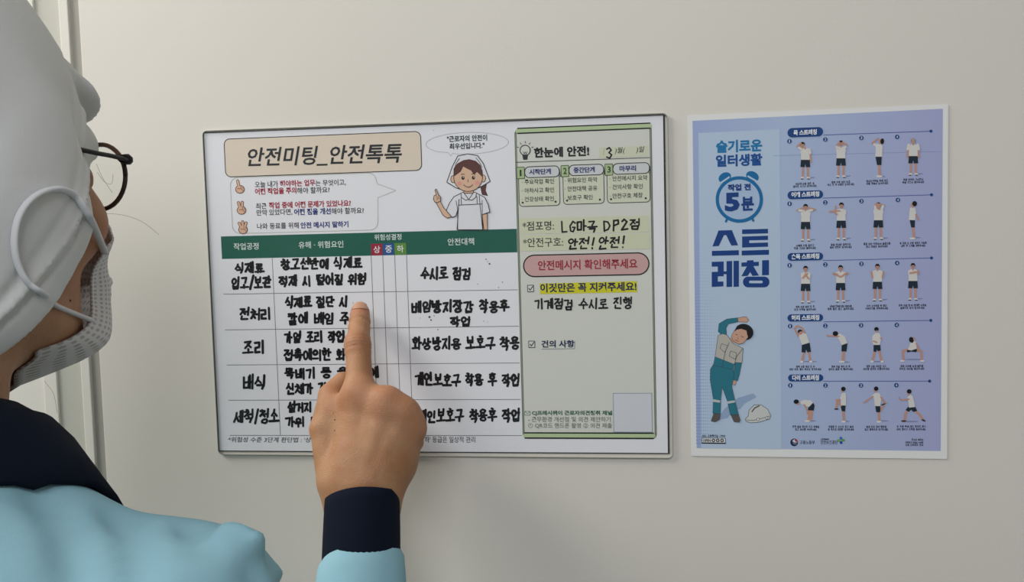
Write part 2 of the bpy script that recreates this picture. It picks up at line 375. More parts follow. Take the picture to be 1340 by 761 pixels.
ov.line(e[:15] + [(592, 200.5), (590.2, 204), (586, 199.3)] + e[18:] + [e[0]], .8, 'BEBFBE'); ov.done('speech_bubble', S)
T('lettering', '"근로자의 안전이', 585, 186, 637.5, 8.2, '1F302C', S, bold=.03); T('lettering', '최우선입니다."', 588.3, 195.6, 634, 8.0, '1F302C', S, bold=.03)

cB = lambda x, y: (460 + x / 4.477, 140 + y / 4.477)
a = Art(cB, 2); LN = '35262A'; WH = 'DEDFE4'; SK = 'D9B498'
a.fill([(755, 465), (790, 452), (784, 488), (797, 518), (765, 512)], '5B3733', LN, .6)
a.fill([(622, 287), (680, 274), (738, 284), (772, 330), (812, 435), (765, 463), (690, 495), (612, 473), (558, 440), (590, 350)], WH, LN, 1.1)
a.fill(ell(596, 422, 15, 21), SK, LN, .8); a.fill(ell(771, 418, 15, 21), SK, LN, .8)
a.fill([(660, 480), (712, 480), (716, 518), (686, 540), (655, 518)], SK, LN, .8)
a.fill(ell(683, 412, 84, 82, 32), SK, LN, .9)
a.fill([(597, 408), (598, 360), (620, 330), (655, 311), (690, 305), (728, 315), (755, 340), (768, 375), (770, 415), (755, 398), (735, 380), (718, 396), (700, 372), (672, 358), (655, 348), (640, 378), (612, 398)], '5B3733')
a.line([(632, 300), (612, 330), (600, 372)], .7, LN); a.line([(728, 296), (748, 320), (764, 352)], .7, LN)
a.fill(ell(631, 446, 14, 12), 'DE9C93'); a.fill(ell(737, 443, 14, 12), 'DE9C93')
a.fill(ell(653, 415, 9, 11), '2E1C1C'); a.fill(ell(714, 413, 9, 11), '2E1C1C'); a.fill(ell(655, 411, 2.6, 3), WH); a.fill(ell(716, 409, 2.6, 3), WH)
a.line([(641, 396), (650, 391), (662, 394)], .7, LN); a.line([(703, 393), (714, 389), (724, 394)], .7, LN)
a.line([(682, 424), (680, 434), (685, 437)], .6, LN); a.line([(657, 455), (670, 466), (686, 469), (700, 464), (709, 454)], .8, LN)
a.fill([(496, 560), (518, 548), (540, 590), (570, 618), (586, 642), (560, 650), (535, 632), (512, 590)], SK, LN, .8)
a.fill([(765, 628), (795, 624), (796, 718), (776, 718)], SK, LN, .8)
a.fill([(480, 540), (484, 518), (497, 514), (489, 485), (497, 480), (509, 514), (522, 526), (522, 550), (502, 560), (488, 556)], SK, LN, .9)
a.line([(497, 520), (505, 535), (498, 543)], .6, LN); a.line([(508, 522), (514, 538)], .6, LN)
a.fill([(640, 505), (600, 525), (575, 560), (555, 606), (590, 646), (612, 636), (622, 600), (622, 718), (770, 718), (765, 630), (810, 614), (800, 570), (780, 528), (735, 505)], WH, LN, 1.0)
a.line([(612, 548), (622, 600)], .8, LN); a.line([(765, 545), (766, 630)], .8, LN)
a.fill([(640, 505), (655, 498), (686, 540), (668, 546), (645, 530)], WH, LN, .9); a.fill([(732, 502), (716, 498), (688, 540), (705, 546), (728, 528)], WH, LN, .9)
a.line([(626, 574), (762, 567)], .9, LN); a.line([(642, 530), (644, 572)], .8, LN); a.line([(734, 520), (736, 568)], .8, LN); a.line([(748, 516), (752, 567), (768, 718)], .8, LN); a.line([(630, 540), (627, 574), (618, 718)], .9, LN)
a.fill(ell(688, 548, 3, 3), 'B89A5A')
a.done('cook_drawing', S)

# table
R('table_header', 289, 309.2, 677, 329.9, '145C4C', S, 1)
for txt, xa, y, xb, h in (('작업공정', 306, 327, 338.6, 9), ('유해 · 위험요인', 391, 325, 449.5, 9), ('위험성결정', 490, 314.4, 525.5, 8), ('안전대책', 586, 321, 620.5, 9.2)):
    T('lettering', txt, xa, y, xb, h, 'D9E2DE', S, bold=.012)
for xa, xb, ya, yb, col, c in ((485.3, 500.7, 318.9, 333.6, '98203C', '상'), (500.7, 516, 318.4, 333.1, '20508F', '중'), (516, 531.8, 317.9, 332.7, '5C8A3A', '하')):
    R('risk_cell', xa, ya, xb, yb, col, S, 2); T('lettering', c, xa + 3.6, yb - 2.6, xa + 12.4, 9.4, 'E3E6E4', S, bold=.012, layer=3)
g = Strokes(1)
for x, y, zb in ((356.2, 337, 569.3), (485.6, 334, 569.5), (500.8, 334, 569.5), (516.4, 333, 569.5), (531.9, 332, 569.5)):
    p = P(x, y); z = P(x, zb)[2]; g.line([(x, y), proj((p[0], 0, z))], .75, cap=False)
for p0, p1 in (((292.3, 384.7), (677.7, 378.9)), ((294.5, 431.4), (679, 426.5)), ((296.8, 477.3), (680.3, 474.6)), ((299, 523.3), (681.3, 522.3)), ((300.8, 569.3), (683, 569.6))): g.line([p0, p1], .75, cap=False)
g.done('table_rules', '6C6D73', S)
T('lettering', "*위험성 수준 3단계 판단법 : '상(즉시 개선)", 298, 579.3, 447, 8.0, '1B1C20', S, bold=.006, shear=.2)
T('lettering', ". '하' 등급은 일상적 관리", 551, 578.6, 622, 8.0, '1B1C20', S, bold=.006)
W1 = 3.0
for t_, xa, y, xb, h, y1 in (('식재료', 308, 357.5, 347, 13, None), ('입고/보관', 303, 377.5, 356, 14, None), ('전처리', 313.5, 418.4, 356, 15, None), ('조리', 318.5, 463.5, 348, 17, None),
        ('배식', 318, 508.5, 350, 17.5, None), ('세척/청소', 306, 552, 366.5, 16, None),
        ('창고선반에 식재료', 368.5, 352, 475, 13, None), ('적재 시 떨어질 위험', 366, 374, 480, 13.5, None), ('식재료 절단 시', 373.5, 402, 456, 13, None), ('칼에 베임 주의', 377, 423.5, 473, 13.5, None),
        ('가열 조리 작업', 372, 448, 452, 13.5, None), ('접촉에의한 화상', 372, 471.5, 466, 14, None), ('뚝배기 등 운반시에', 373, 495, 497, 13.5, 492.5), ('신체가 긴장', 375, 514.5, 440, 13.5, None),
        ('설거지', 377, 538.5, 409, 12.5, None), ('가위 및', 374, 558, 420, 12.5, None),
        ('수시로 점검', 551, 365.5, 617, 16, 365.8), ('베임방지장갑 착용후', 539, 408.5, 667.5, 15, 408.5), ('작업', 590, 427.5, 617, 13, None),
        ('화상방지용 보호구 착용', 540, 457, 681, 15, 456.5), ('개인보호구 착용 후 작업', 544, 505, 681, 15.5, 505), ('개인보호구 착용후 작업', 547, 551.5, 682, 15.5, 551.5)):
    H(t_, xa, y, xb, h, S, y1=y1, w=W1)
for x, y, r in ((636, 339, .9), (640.5, 345, 1.3), (638, 342, .6), (657.5, 369, .8), (652.5, 376, .7), (625, 371.5, .6), (562, 414.5, 1.6), (564, 418.5, 1.2), (568, 413, .7), (549.5, 416, .5), (633, 420, .6), (638, 421, .5), (567.5, 170.5, .5), (573, 431, .8), (382, 174, .4), (462, 396, .6)):
    sm = Strokes(1); sm.dot(x, y, r, 8); sm.done('ink_speck', '5F6064', S)

# right-hand panel of the sheet
a = Art(layer=1); pan = rr_pts(674.4, 169.5, 858.2, 573, 6); PB = 'D2D4CC'
a.fill(pan, PB); a.line(pan + [pan[0]], 2.7, '4B5049'); a.line(pan + [pan[0]], 1.2, '8E9A80')
def wl(x0, y0, x1): return [(x0, y0), (x1, yend(x0, y0, x1))]
for y, w_, col in ((171.3, 6, 'B4C79B'), (167.9, 1.6, '0E1012'), (174.4, 1.8, '0E1012')): a.line(wl(677.5, y, 850.5), w_, col)
for y, w_, col in ((569.4, 5.5, 'B4C79B'), (566.0, 1.8, '0E1012'), (572.7, 1.8, '0E1012')): a.line(wl(687, y, 855), w_, col)
a.line(wl(675.5, 212.2, 850), .9, '3C4040')
a.done('message_panel', S)
a = Art(layer=4); a.fill(ell(687.2, 196.5, 6.6, 6.6), PB, '15161A', 1.2); a.fill([(683.4, 202), (691, 202), (690, 208.8), (684.6, 208.8)], '2B2C30')
a.line([(684.5, 198), (686, 201.5), (687.2, 198.5), (688.6, 201.5), (690, 198)], .7, '15161A')
for an in (200, 235, 270, 305, 340): a.line([(687.2 + r_ * math.cos(math.radians(an)), 196 + r_ * math.sin(math.radians(an))) for r_ in (9, 11.3)], .8, '15161A')
a.done('light_bulb_icon', S)
heavy('lettering', '한눈에 안전!', 699, 206.4, 771, yend(699, 206.4, 771), 13.2, '121316', S, bold=.03, layer=4)
a = Art(layer=3); a.fill([(784, 193), (848, 190.5), (848, 204), (784, 206.5)], 'CDD1B9'); a.done('date_strip', S)
T('lettering', '(', 789, 202.8, 791.5, 9, '222428', S, bold=0, shear=.2, layer=5); T('lettering', ')월(', 804, 201.8, 818.5, 9, '222428', S, bold=.005, shear=.2, layer=5); T('lettering', ')일', 832, 200.6, 843.5, 9, '222428', S, bold=.005, shear=.2, layer=5)
H('3', 793, 207.5, 803.5, 13, S, w=2.0, layer=5)
for n, xa, xm, xb, ya, yb, tt, tx0, tx1, ty, items in (
        ('1', 676, 686.5, 732, 218.8, 233.5, '시작단계', 692.6, 720.8, 228.6, (('· 주요작업 확인', 683, 724.8, 241.2), ('· 아차사고 확인', 683, 724.8, 252.6), ('· 건강상태 확인', 683, 724.8, 264))),
        ('2', 734, 744.5, 790, 216.6, 230.8, '중간단계', 750.6, 778.3, 226.2, (('· 위험요인 파악', 739, 781.6, 239.2), ('· 안전대책 공유', 739, 781.6, 250.4), ('· 보호구 확인', 739, 775.5, 262))),
        ('3', 791.6, 802, 850, 214.6, 229, '마무리', 810.7, 832.3, 224.2, (('· 안전메시지 요약', 797.7, 847, 236.9), ('· 건의사항 확인', 797.7, 841, 248), ('· 안전구호 제창', 797.7, 841, 259.6)))):
    a = Art(layer=3); yo = yb + 36.5
    a.fill(rr_pts(xa + 2.5, yb - 4, xb + .8, yo - 1.5, 5), 'CFD3BD', '2A2D2A', .9)
    a.fill(rr_pts(xm, ya - .5, xb, yb - 2.5, 6), 'CCCFD0', '1E2024', 1.1); a.line([(xb, ya + 3), (xb + 1, yb - 3)], 1.2, '1E2024')
    a.fill(rr_pts(xa, ya, xm, yb, .6), 'A6BC8C', '1E2024', .8)
    for ex in (xa + 8, xb - 5): a.fill(ell(ex, yend(xa + 8, yo - 5, ex), 1.4, 1.4, 10), '2A2D2A')
    a.done('step_box', S)
    T('lettering', n, xa + (4.2 if n == '1' else 3.2), yb - 3.2, xa + (6.4 if n == '1' else 7.6), 8.2, '1B2A22', S, bold=.01, layer=7); T('lettering', tt, tx0, ty, tx1, 7.4, '232C70', S, bold=.03, layer=7)
    for s_, x0, x1, y in items: T('lettering', s_, x0, y, x1, 6.6, '2A2C30', S, bold=.006, layer=7)
a = Art(layer=3); a.fill([(679, 285.5), (849, 282), (850, 303.5), (679.8, 306)], 'CDD1B5'); a.fill([(680, 307.2), (850, 304.8), (850.6, 325.5), (680.6, 328.5)], 'CDD1B5'); a.done('name_strip', S)
T('lettering', '*점포명:', 684, 301.8, 725, 12, '1A1C20', S, bold=.008, layer=5); T('lettering', '*안전구호:', 684.7, 323.4, 737, 12, '1A1C20', S, bold=.008, layer=5)
H('LG마곡', 734.5, 303, 783, 13.5, S, layer=5, w=2.3, y1=302); H('DP2점', 790, 301.5, 839.5, 13.5, S, layer=5, w=2.3, y1=300)
H('안전!', 742.6, 326, 780, 14, S, layer=5, w=2.3, slant=.12, y1=325); H('안전!', 782, 324.5, 820, 14, S, layer=5, w=2.3, slant=.12, y1=323.5)
a = Art(layer=3); a.fill(rr_pts(684.8, 334.0, 849.4, 358.8, 17.5), 'C8A3A0', '121316', 1.6); a.done('message_pill', S)
T('lettering', '안전메시지 확인해주세요', 704, 353.6, 834.2, 13, '9C1F33', S, bold=.02, layer=6)
a = Art(layer=3); a.fill([(706.2, 370.8), (833.5, 367.6), (834, 382), (706.8, 384.6)], 'CFCB1E'); a.done('yellow_highlight', S)
T('lettering', '이것만은 꼭 지켜주세요!', 707, 382.6, 833, 12, '1C2550', S, bold=.03, layer=5)
H('기계점검 수시로 진행', 700, 404.6, 828.5, 13, S, layer=5, w=2.2, y1=403.3)
for x, y in ((690.2, 373), (691.8, 446)):
    a = Art(layer=3); a.fill(rr_pts(x, y, x + 8.2, y + 8.4, .3), PB, '222A55', .9); a.line([(x + 1.8, y + 4), (x + 3.6, y + 6.4), (x + 7, y + 1.4)], 1.1, '15161A'); a.done('check_box', S)
T('lettering', '건의 사항', 708.6, 454.6, 751.6, 9.6, '1C2550', S, bold=.025, layer=5)
a = Art(layer=3); a.line([(708.6, 456.4), (752, 455.9), (752, 446)], .7, '7D8290'); a.done('underline', S)
a = Art(layer=3); a.fill(rr_pts(802.3, 514.3, 853.6, 565, .3), 'CFD2D8', '8795A8', .8); a.done('blank_code_panel', S)
a = Art(layer=3); a.fill([(686.8, 537.8), (693.6, 537.8), (693.6, 542.8), (686.8, 542.8)], PB, '2F6A52', .6); a.line([(686.8, 537.8), (690.2, 541), (693.6, 537.8)], .6, '2F6A52'); a.done('envelope_icon', S)
T('lettering', 'CJ프레시웨이 근로자의견청취 채널', 696, 543.8, 801.2, 7.0, '1F5E4A', S, bold=.03, layer=5)
T('lettering', '- 근무환경 개선점 및 의견 제안하기', 691.3, 551.6, 799, 6.8, '6F716F', S, bold=.006, layer=5)
T('lettering', '① QR코드 핸드폰 촬영 ② 의견 제출', 691.3, 560.0, 800.8, 7.0, '6F716F', S, bold=.006, layer=5)

# ------------------------------------------------------------------ stretching poster
Q = thing('stretching_poster', 'portrait blue stretching poster with alarm clock and rows of exercising figures', 'poster', P(1072, 598, 0))
slab('paper', quadw([(899.2, 151), (1240.7, 135.8), (1239.3, 600.2), (904.2, 596.3)], L0), 0.0003, PAPER2, Q, 0.001, L0)
bg = bpy.data.materials.new('blue_print'); bg.use_nodes = True; nt = bg.node_tree; pb = nt.nodes['Principled BSDF']; pb.inputs['Roughness'].default_value = .5; pb.inputs['Specular IOR Level'].default_value = .25
gm = nt.nodes.new('ShaderNodeNewGeometry'); sx = nt.nodes.new('ShaderNodeSeparateXYZ'); mr = nt.nodes.new('ShaderNodeMapRange'); rp = nt.nodes.new('ShaderNodeValToRGB')
xa_, xb_ = P(1022, 380)[0], P(1232, 380)[0]
mr.inputs[1].default_value = xa_ - .08; mr.inputs[2].default_value = xb_
rp.color_ramp.elements[0].color = lin('9BAAD2'); rp.color_ramp.elements[1].color = lin('A3A9D0')
e_ = rp.color_ramp.elements.new(.38); e_.color = lin('A9BAD8')
nt.links.new(gm.outputs['Position'], sx.inputs[0]); nt.links.new(sx.outputs['X'], mr.inputs[0]); nt.links.new(mr.outputs[0], rp.inputs[0]); nt.links.new(rp.outputs[0], pb.inputs[0])
mesh('blue_background', quadw([(906.2, 158), (1233.8, 142.2), (1231, 589.7), (911.6, 585.9)], py_(1)), [(0, 1, 2, 3)], bg, Q)
mesh('light_panel', quadw([(914, 174), (1020.2, 169), (1022.5, 587.4), (917.5, 586.1)], py_(2)), [(0, 1, 2, 3)], ink('B3C6DC'), Q)
ht = Strokes(3)
for i in range(15):
    for j in range(64):
        x = 910.5 + i * 2.9 + j * .022; y = 318 + j * 4.15 + (i % 2) * 0; f = (1 - i / 15) * (.35 + .65 * min(1, j / 30))
        if f > .18 and y < 584: ht.dot(x, y, .95 * f, 5)
o = ht.done('halftone_dots', '7C98C8', Q); o['kind'] = 'stuff'
heavy('lettering', '슬기로운', 937.4, 200, 997.2, 197.8, 16, '1C74A8', Q, bold=.03, layer=4)
heavy('lettering', '일터생활', 936.8, 218.3, 997.4, 216.2, 15.6, '1B4F93', Q, bold=.03, layer=4)
a = Art(layer=4); CK = '15699F'
a.fill(ell(948.5, 232.2, 8.6, 6.4, rot=-.5), CK); a.fill(ell(984.6, 230.6, 8.6, 6.4, rot=.45), CK)
a.line([(941, 240.6), (954, 231.8)], 2.2, 'B3C6DC'); a.line([(979, 230.6), (992.5, 238.4)], 2.2, 'B3C6DC')
a.line([(952.5, 284), (950, 289.5)], 3, CK); a.line([(983, 283), (985.8, 288.5)], 3, CK)
a.fill(ell(967.5, 260.8, 31, 30.4, 48), CK); a.fill(ell(967.5, 260.8, 26.6, 26, 48), 'A6BCD8'); a.done('alarm_clock_drawing', Q)
DN = '173F80'
heavy('lettering', '작업 전', 952.5, 249.8, 982.2, 248.6, 8.6, DN, Q, bold=.03, layer=9)
heavy('lettering', '5', 948.8, 276.6, 968, 275.8, 24.2, DN, Q, bold=.045, layer=9); heavy('lettering', '분', 970.4, 275.6, 986.4, 275, 18, DN, Q, bold=.03, layer=9)
c2 = lambda x, y: (890 + x / 5.4375, 260 + y / 5.4375)
glyph = [[[(273, 225), (368, 222), (390, 276), (350, 304), (328, 258), (320, 258)], [(320, 258), (312, 258), (275, 335), (230, 338), (273, 225)], [(350, 304), (390, 276), (412, 330), (365, 332)], [(226, 370), (418, 365), (418, 400), (226, 405)]],
    [[(441, 218), (625, 213), (625, 245), (441, 250)], [(441, 268), (625, 262), (625, 292), (441, 296)], [(441, 290), (492, 290), (492, 318), (441, 320)], [(441, 316), (625, 310), (625, 340), (441, 346)], [(438, 368), (632, 362), (632, 397), (438, 402)]],
    [[(225, 448), (310, 445), (310, 480), (225, 482)], [(268, 478), (310, 476), (310, 532), (268, 534)], [(225, 520), (310, 516), (310, 550), (225, 552)], [(225, 548), (268, 548), (268, 592), (225, 592)], [(225, 590), (308, 587), (308, 622), (225, 626)], [(308, 516), (332, 515), (332, 535), (308, 536)], [(330, 443), (370, 441), (370, 625), (330, 627)], [(380, 441), (418, 440), (418, 624), (380, 626)]],
    [[(475, 438), (522, 436), (522, 452), (475, 454)], [(436, 453), (560, 447), (560, 476), (436, 482)], [(476, 478), (520, 476), (498, 522), (480, 548), (436, 550)], [(498, 478), (520, 476), (560, 545), (515, 548), (490, 505)], [(583, 437), (632, 435), (632, 541), (583, 544)]]]
for gl in glyph:
    s = Strokes(4)
    for p in gl: s.fill([c2(*v) for v in p])
    if gl is glyph[3]:
        out = [c2(x, y) for x, y in rrect(447, 553, 635, 629, 36)]; inn = [c2(x, y) for x, y in rrect(490, 581, 588, 600, 9.4)]; n = len(out)
        for k in range(n): s.fill([out[k], out[(k + 1) % n], inn[(k + 1) % n], inn[k]])
    s.done('large_letter', DN, Q)
def tiny(t, xa, y, xb, h, w=.42): return hand('lettering', t, xa, y, xb, yend(xa, y, xb), h, Q, col='20263C', w=w, jit=0, layer=3)
# worker and helmet drawing
c3 = lambda x, y: (890 + x / 3.456, 390 + y / 3.456)
a = Art(c3, 4); TL, GY, SK2, LN2 = '2B7385', 'B3B1A8', 'C79D87', '3B4750'
a.fill([(165, 552), (200, 500), (262, 450), (330, 430), (345, 445), (290, 475), (270, 500), (240, 505), (215, 540)], '8FA6C4')
a.fill([(258, 90), (285, 84), (300, 83), (310, 98), (302, 109), (280, 107), (258, 106)], SK2, LN2, .5)
a.fill([(190, 168), (172, 150), (176, 115), (210, 94), (260, 88), (262, 107), (218, 116), (208, 135), (210, 162)], TL, LN2, .5)
a.fill([(240, 200), (222, 190), (228, 175), (262, 205)], SK2)
a.fill([(262, 215), (285, 228), (280, 292), (248, 290), (255, 250)], GY, LN2, .5); a.fill([(248, 290), (278, 293), (268, 345), (260, 372), (238, 370), (244, 325)], TL, LN2, .5); a.fill([(239, 370), (255, 372), (248, 393), (236, 388)], SK2, LN2, .4)
a.fill([(150, 455), (148, 520), (182, 522), (184, 455), (190, 400), (212, 460), (228, 528), (264, 524), (248, 462), (234, 400), (244, 350), (238, 310), (152, 296), (137, 320), (136, 370)], TL, LN2, .5)
a.fill([(172, 168), (192, 160), (212, 166), (240, 205), (284, 226), (256, 262), (244, 302), (158, 266), (165, 215)], GY, LN2, .5)
a.fill([(158, 264), (244, 298), (240, 322), (150, 302)], TL, LN2, .4)
a.line([(222, 200), (205, 240), (190, 310)], .6, LN2); a.line([(188, 205), (180, 225), (202, 245), (215, 215), (188, 205)], .5, LN2); a.line([(228, 238), (256, 248), (250, 276), (222, 262), (228, 238)], .5, LN2)
a.fill([(148, 456), (182, 462), (181, 472), (148, 468)], 'B9BEC0'); a.fill([(212, 466), (247, 461), (250, 470), (216, 477)], 'B9BEC0')
a.fill([(142, 548), (152, 522), (182, 522), (178, 548), (160, 558), (142, 556)], '5C5552', LN2, .5); a.fill([(230, 528), (264, 524), (272, 550), (268, 560), (244, 558)], '5C5552', LN2, .5)
a.fill(ell(290, 152, 42, 36, 24, .35), '1B1A1E'); a.fill([(243, 150), (258, 130), (290, 128), (312, 148), (306, 178), (285, 203), (262, 208), (238, 190), (232, 170)], SK2, LN2, .4)
a.fill([(245, 150), (258, 124), (300, 120), (322, 150), (312, 180), (304, 168), (300, 146), (276, 138), (256, 142)], '1B1A1E')
a.line([(250, 163), (260, 165)], .6, '2B1D1A'); a.line([(276, 172), (288, 176)], .6, '2B1D1A'); a.line([(262, 176), (260, 183), (266, 184)], .4, '7C5444'); a.line([(249, 188), (264, 195)], .8, '9A4F45')
a.done('worker_drawing', Q)
a = Art(c3, 4); a.fill([(308, 532), (312, 505), (335, 482), (365, 481), (395, 500), (410, 530), (404, 546), (355, 560), (320, 563), (298, 556), (295, 546)], 'C6C8C6', LN2, .6)
a.line([(300, 550), (330, 552), (372, 542), (405, 532)], .6, LN2); a.line([(325, 512), (338, 495), (358, 486)], 1.5, '4D5256'); a.fill(ell(352, 547, 6, 6, 12), 'DDDDDA', LN2, .5); a.fill(ell(392, 541, 5, 6, 12), 'DDDDDA', LN2, .5); a.done('helmet_drawing', Q)
T('lettering', '2021-', 918.6, 571.4, 925.5, 2.8, '2A3550', Q, bold=.03, layer=4); tiny('교육혁신실', 926, 571.6, 940, 3.2, .5); T('lettering', '-703', 941, 571.5, 949, 2.8, '2A3550', Q, bold=.03, layer=4)
a = Art(layer=4); a.fill([(918.4, 572.6), (949.3, 573), (949.4, 579.2), (918.6, 578.8)], 'D5D8DA', '15161A', .6); a.line([(918.6, 579.5), (949.4, 579.9)], 1.0, '15161A')
for x in (933, 938.6, 944.2): a.fill(ell(x + .6, 575.9, 2.3, 2.3, 12), '15161A'); a.fill(ell(x + .6, 575.9, 1, 1.2, 8), 'D5D8DA')
a.done('open_mark', Q); T('lettering', 'OPEN', 919.8, 577.6, 930.2, 3.4, '15161A', Q, bold=.02, layer=8)
# rows
X6 = lambda cx: 1020 + cx / 6.09
rows = [(140, 6.09, (62, 167, 350, 179), '목 스트레칭', (112, 298, 177.2), (1078, 176.5, 1218.2, 171.5), ((1033.1, 184.7), (1080, 182.4), (1127.2, 180.4), (1174, 179))),
        (240, 6.09, (62, 249.3, 350, 260.2), '어깨 스트레칭', (95, 318, 258.2), (1077, 259, 1219, 254.7), ((1033.3, 266.4), (1080, 264.8), (1127.3, 263), (1175, 261.5))),
        (325, 6.09, (62, 330.3, 350, 341.0), '손목 스트레칭', (95, 318, 339.2), (1077, 340.6, 1219, 337.3), ((1033.3, 347), (1080, 345.9), (1127.2, 344.9), (1174, 343.9))),
        (405, 6.09, (62, 410.4, 350, 420.8), '허리 스트레칭', (95, 318, 419.2), (1078, 420.8, 1218, 418.9), ((1034, 426.5), (1080, 426), (1126.8, 425.3), (1173.5, 425))),
        (485, 5.826, (64, 489, 336, 499.4), '다리 스트레칭', (97, 302, 497.6), (1077.5, 498.5, 1216.5, 498.3), ((1034.2, 504), (1080.2, 504), (1126.6, 504), (1173, 503.7)))]
PIL = '1B437F'
for yb, sc, pl, tt, tx, ln, nums in rows:
    a = Art(layer=3); a.line([(ln[0], ln[1]), (ln[2], ln[3])], .8, '4A5FA0'); a.fill(ell(ln[2], ln[3], 2, 2, 14), PIL)
    a.fill(rr_pts(1020 + pl[0] / sc, pl[1] + .4, 1020 + pl[2] / sc, pl[3] - .4, 7.4), PIL, 'B4C3E0', .5); a.done('row_banner', Q)
    T('lettering', tt, 1020 + tx[0] / sc, tx[2], 1020 + tx[1] / sc, 7.2, 'DDE2EA', Q, bold=.04, layer=6)
    for k, (x, y) in enumerate(nums):
        a = Art(layer=3); a.fill(ell(x, y, 3.5, 3.5, 16), 'A9B8DA'); a.fill(ell(x, y, 3.0, 3.0, 16), PIL); a.done('number_dot', Q)
        T('lettering', str(k + 1), x - (.6 if k == 0 else 1.1), y + 1.8, x + (.5 if k == 0 else 1.1), 3.6, 'DDE2EA', Q, bold=.0, layer=7)
SKF, SH, SO, HR, SW = 'BF917F', 'D3D1CE', '1D2A38', '14161B', 'DAD8D4'
def fig(row, parts):
    yb, sc = rows[row][0], rows[row][1]
    a = Art(lambda x, y: (1020 + x / sc, yb + y / sc), 4)
    for k, pts, col, *w_ in parts:
        if k == 'L': a.line(pts, w_[0] / sc, col)
        elif k == 'F': a.fill(pts, col)
        elif k == 'E': a.fill(ell(*pts[:4], 16, pts[4] if len(pts) > 4 else 0), col)
    a.done('exercise_figure', Q)
def front(c, t, arms, head=None, back=False, over=True, stance=20):
    hx, hy = head or (c, t + 22)
    p = [('E', (c + 45, t + 282, 34, 4, -.1), '8289B0'),
         ('L', [(c - 19, t + 190), (c - 20, t + 275)], SKF, 17), ('L', [(c + 19, t + 190), (c + 20, t + 275)], SKF, 17),
         ('E', (c - 25, t + 285, 15, 9, -.3), SW), ('E', (c + 25, t + 285, 15, 9, .3), SW), ('E', (c - 26, t + 292, 12, 4), '4A4038'), ('E', (c + 26, t + 292, 12, 4), '4A4038'),
         ('F', [(c - 34, t + 128), (c + 34, t + 128), (c + 39, t + 197), (c + 6, t + 199), (c, t + 172), (c - 6, t + 199), (c - 39, t + 197)], SO)]
    hd = [('L', [(c, t + 50), (hx, hy + 8)], SKF, 14), ('E', (hx, hy + 2, 15, 21), SKF), ('F', [(hx - 18, hy + 4), (hx - 18, hy - 12), (hx - 9, hy - 24), (hx + 9, hy - 24), (hx + 18, hy - 12), (hx + 18, hy + 4), (hx + 12, hy - 7), (hx - 11, hy - 8)], HR)]
    if not back: hd += [('L', [(hx - 8, hy + 2), (hx - 4, hy + 2)], '4A2E28', 3), ('L', [(hx + 4, hy + 2), (hx + 8, hy + 2)], '4A2E28', 3), ('L', [(hx - 4, hy + 13), (hx + 4, hy + 13)], '8F4C44', 3)]
    sh = [('F', [(c - 14, t + 46), (c + 14, t + 46), (c + 38, t + 56), (c + 40, t + 85), (c + 34, t + 90), (c + 36, t + 140), (c - 36, t + 140), (c - 34, t + 90), (c - 40, t + 85), (c - 38, t + 56)], SH)]
    ar = [('L', q, SKF, 13) if k == 's' else ('L', q, SH, 20) for k, q in arms]
    return p + sh + hd + ar
sl = lambda *q: ('t', list(q)); sk = lambda *q: ('s', list(q))
c = 206; fig(0, front(c, 280, [sk((178, 325), (143, 312), (170, 288)), sl((172, 335), (155, 325)), sk((243, 365), (248, 400), (250, 435)), sl((238, 340), (245, 365))], head=(184, 302)))
c = 490; fig(0, front(c, 268, [sk((460, 320), (452, 312), (478, 280)), sk((520, 318), (536, 300), (505, 280)), sl((462, 325), (455, 318)), sl((518, 325), (526, 318))]))
fig(0, [('E', (815, 552, 30, 4), '8289B0'), ('L', [(795, 455), (800, 545)], SKF, 20), ('E', (795, 552, 25, 8), SW), ('F', [(765, 395), (815, 395), (812, 462), (778, 462)], SO), ('F', [(762, 300), (800, 288), (822, 310), (818, 395), (762, 395), (768, 340)], SH), ('L', [(800, 290), (805, 282)], SKF, 15), ('E', (806, 270, 14, 18, .5), SKF), ('E', (819, 272, 15, 23, .1), HR), ('L', [(780, 310), (738, 288), (785, 250)], SKF, 12), ('L', [(785, 312), (755, 298)], SH, 20)])
fig(0, front(1066, 250, [sk((1024, 335), (1020, 400)), sk((1108, 335), (1110, 400)), sl((1030, 300), (1022, 335)), sl((1102, 300), (1110, 335))], back=True) + [('E', (1066, 262, 17, 17), 'A8998C')])
fig(1, front(208, 165, [sk((180, 212), (142, 214), (185, 195)), sk((236, 212), (284, 206), (232, 195)), sl((180, 215), (158, 215)), sl((238, 215), (258, 212))]))
fig(1, front(492, 155, [sl((500, 210), (475, 215)), sk((480, 217), (400, 224)), sk((460, 245), (446, 235), (448, 180))], head=(494, 175)))
fig(1, front(788, 152, [sk((770, 200), (766, 165), (800, 205)), sk((815, 200), (832, 172), (775, 162)), sl((765, 205), (762, 185)), sl((815, 205), (824, 180))], back=True))
fig(1, [('E', (1095, 430, 30, 4), '8289B0'), ('L', [(1065, 345), (1072, 430)], SKF, 20), ('E', (1060, 437, 24, 8), SW), ('F', [(1038, 290), (1080, 290), (1078, 350), (1050, 350)], SO), ('F', [(1040, 195), (1065, 183), (1085, 200), (1088, 240), (1080, 292), (1030, 290), (1035, 230)], SH), ('L', [(1062, 190), (1065, 180)], SKF, 14), ('E', (1058, 168, 12, 16), SKF), ('E', (1077, 160, 19, 21), HR), ('L', [(1078, 230), (1100, 270), (1108, 288)], SKF, 12), ('L', [(1070, 205), (1080, 235)], SH, 20)])
fig(2, front(208, 140, [sl((178, 205), (182, 228)), sl((238, 205), (234, 228)), sk((185, 235), (222, 200)), sk((232, 240), (205, 205))]))
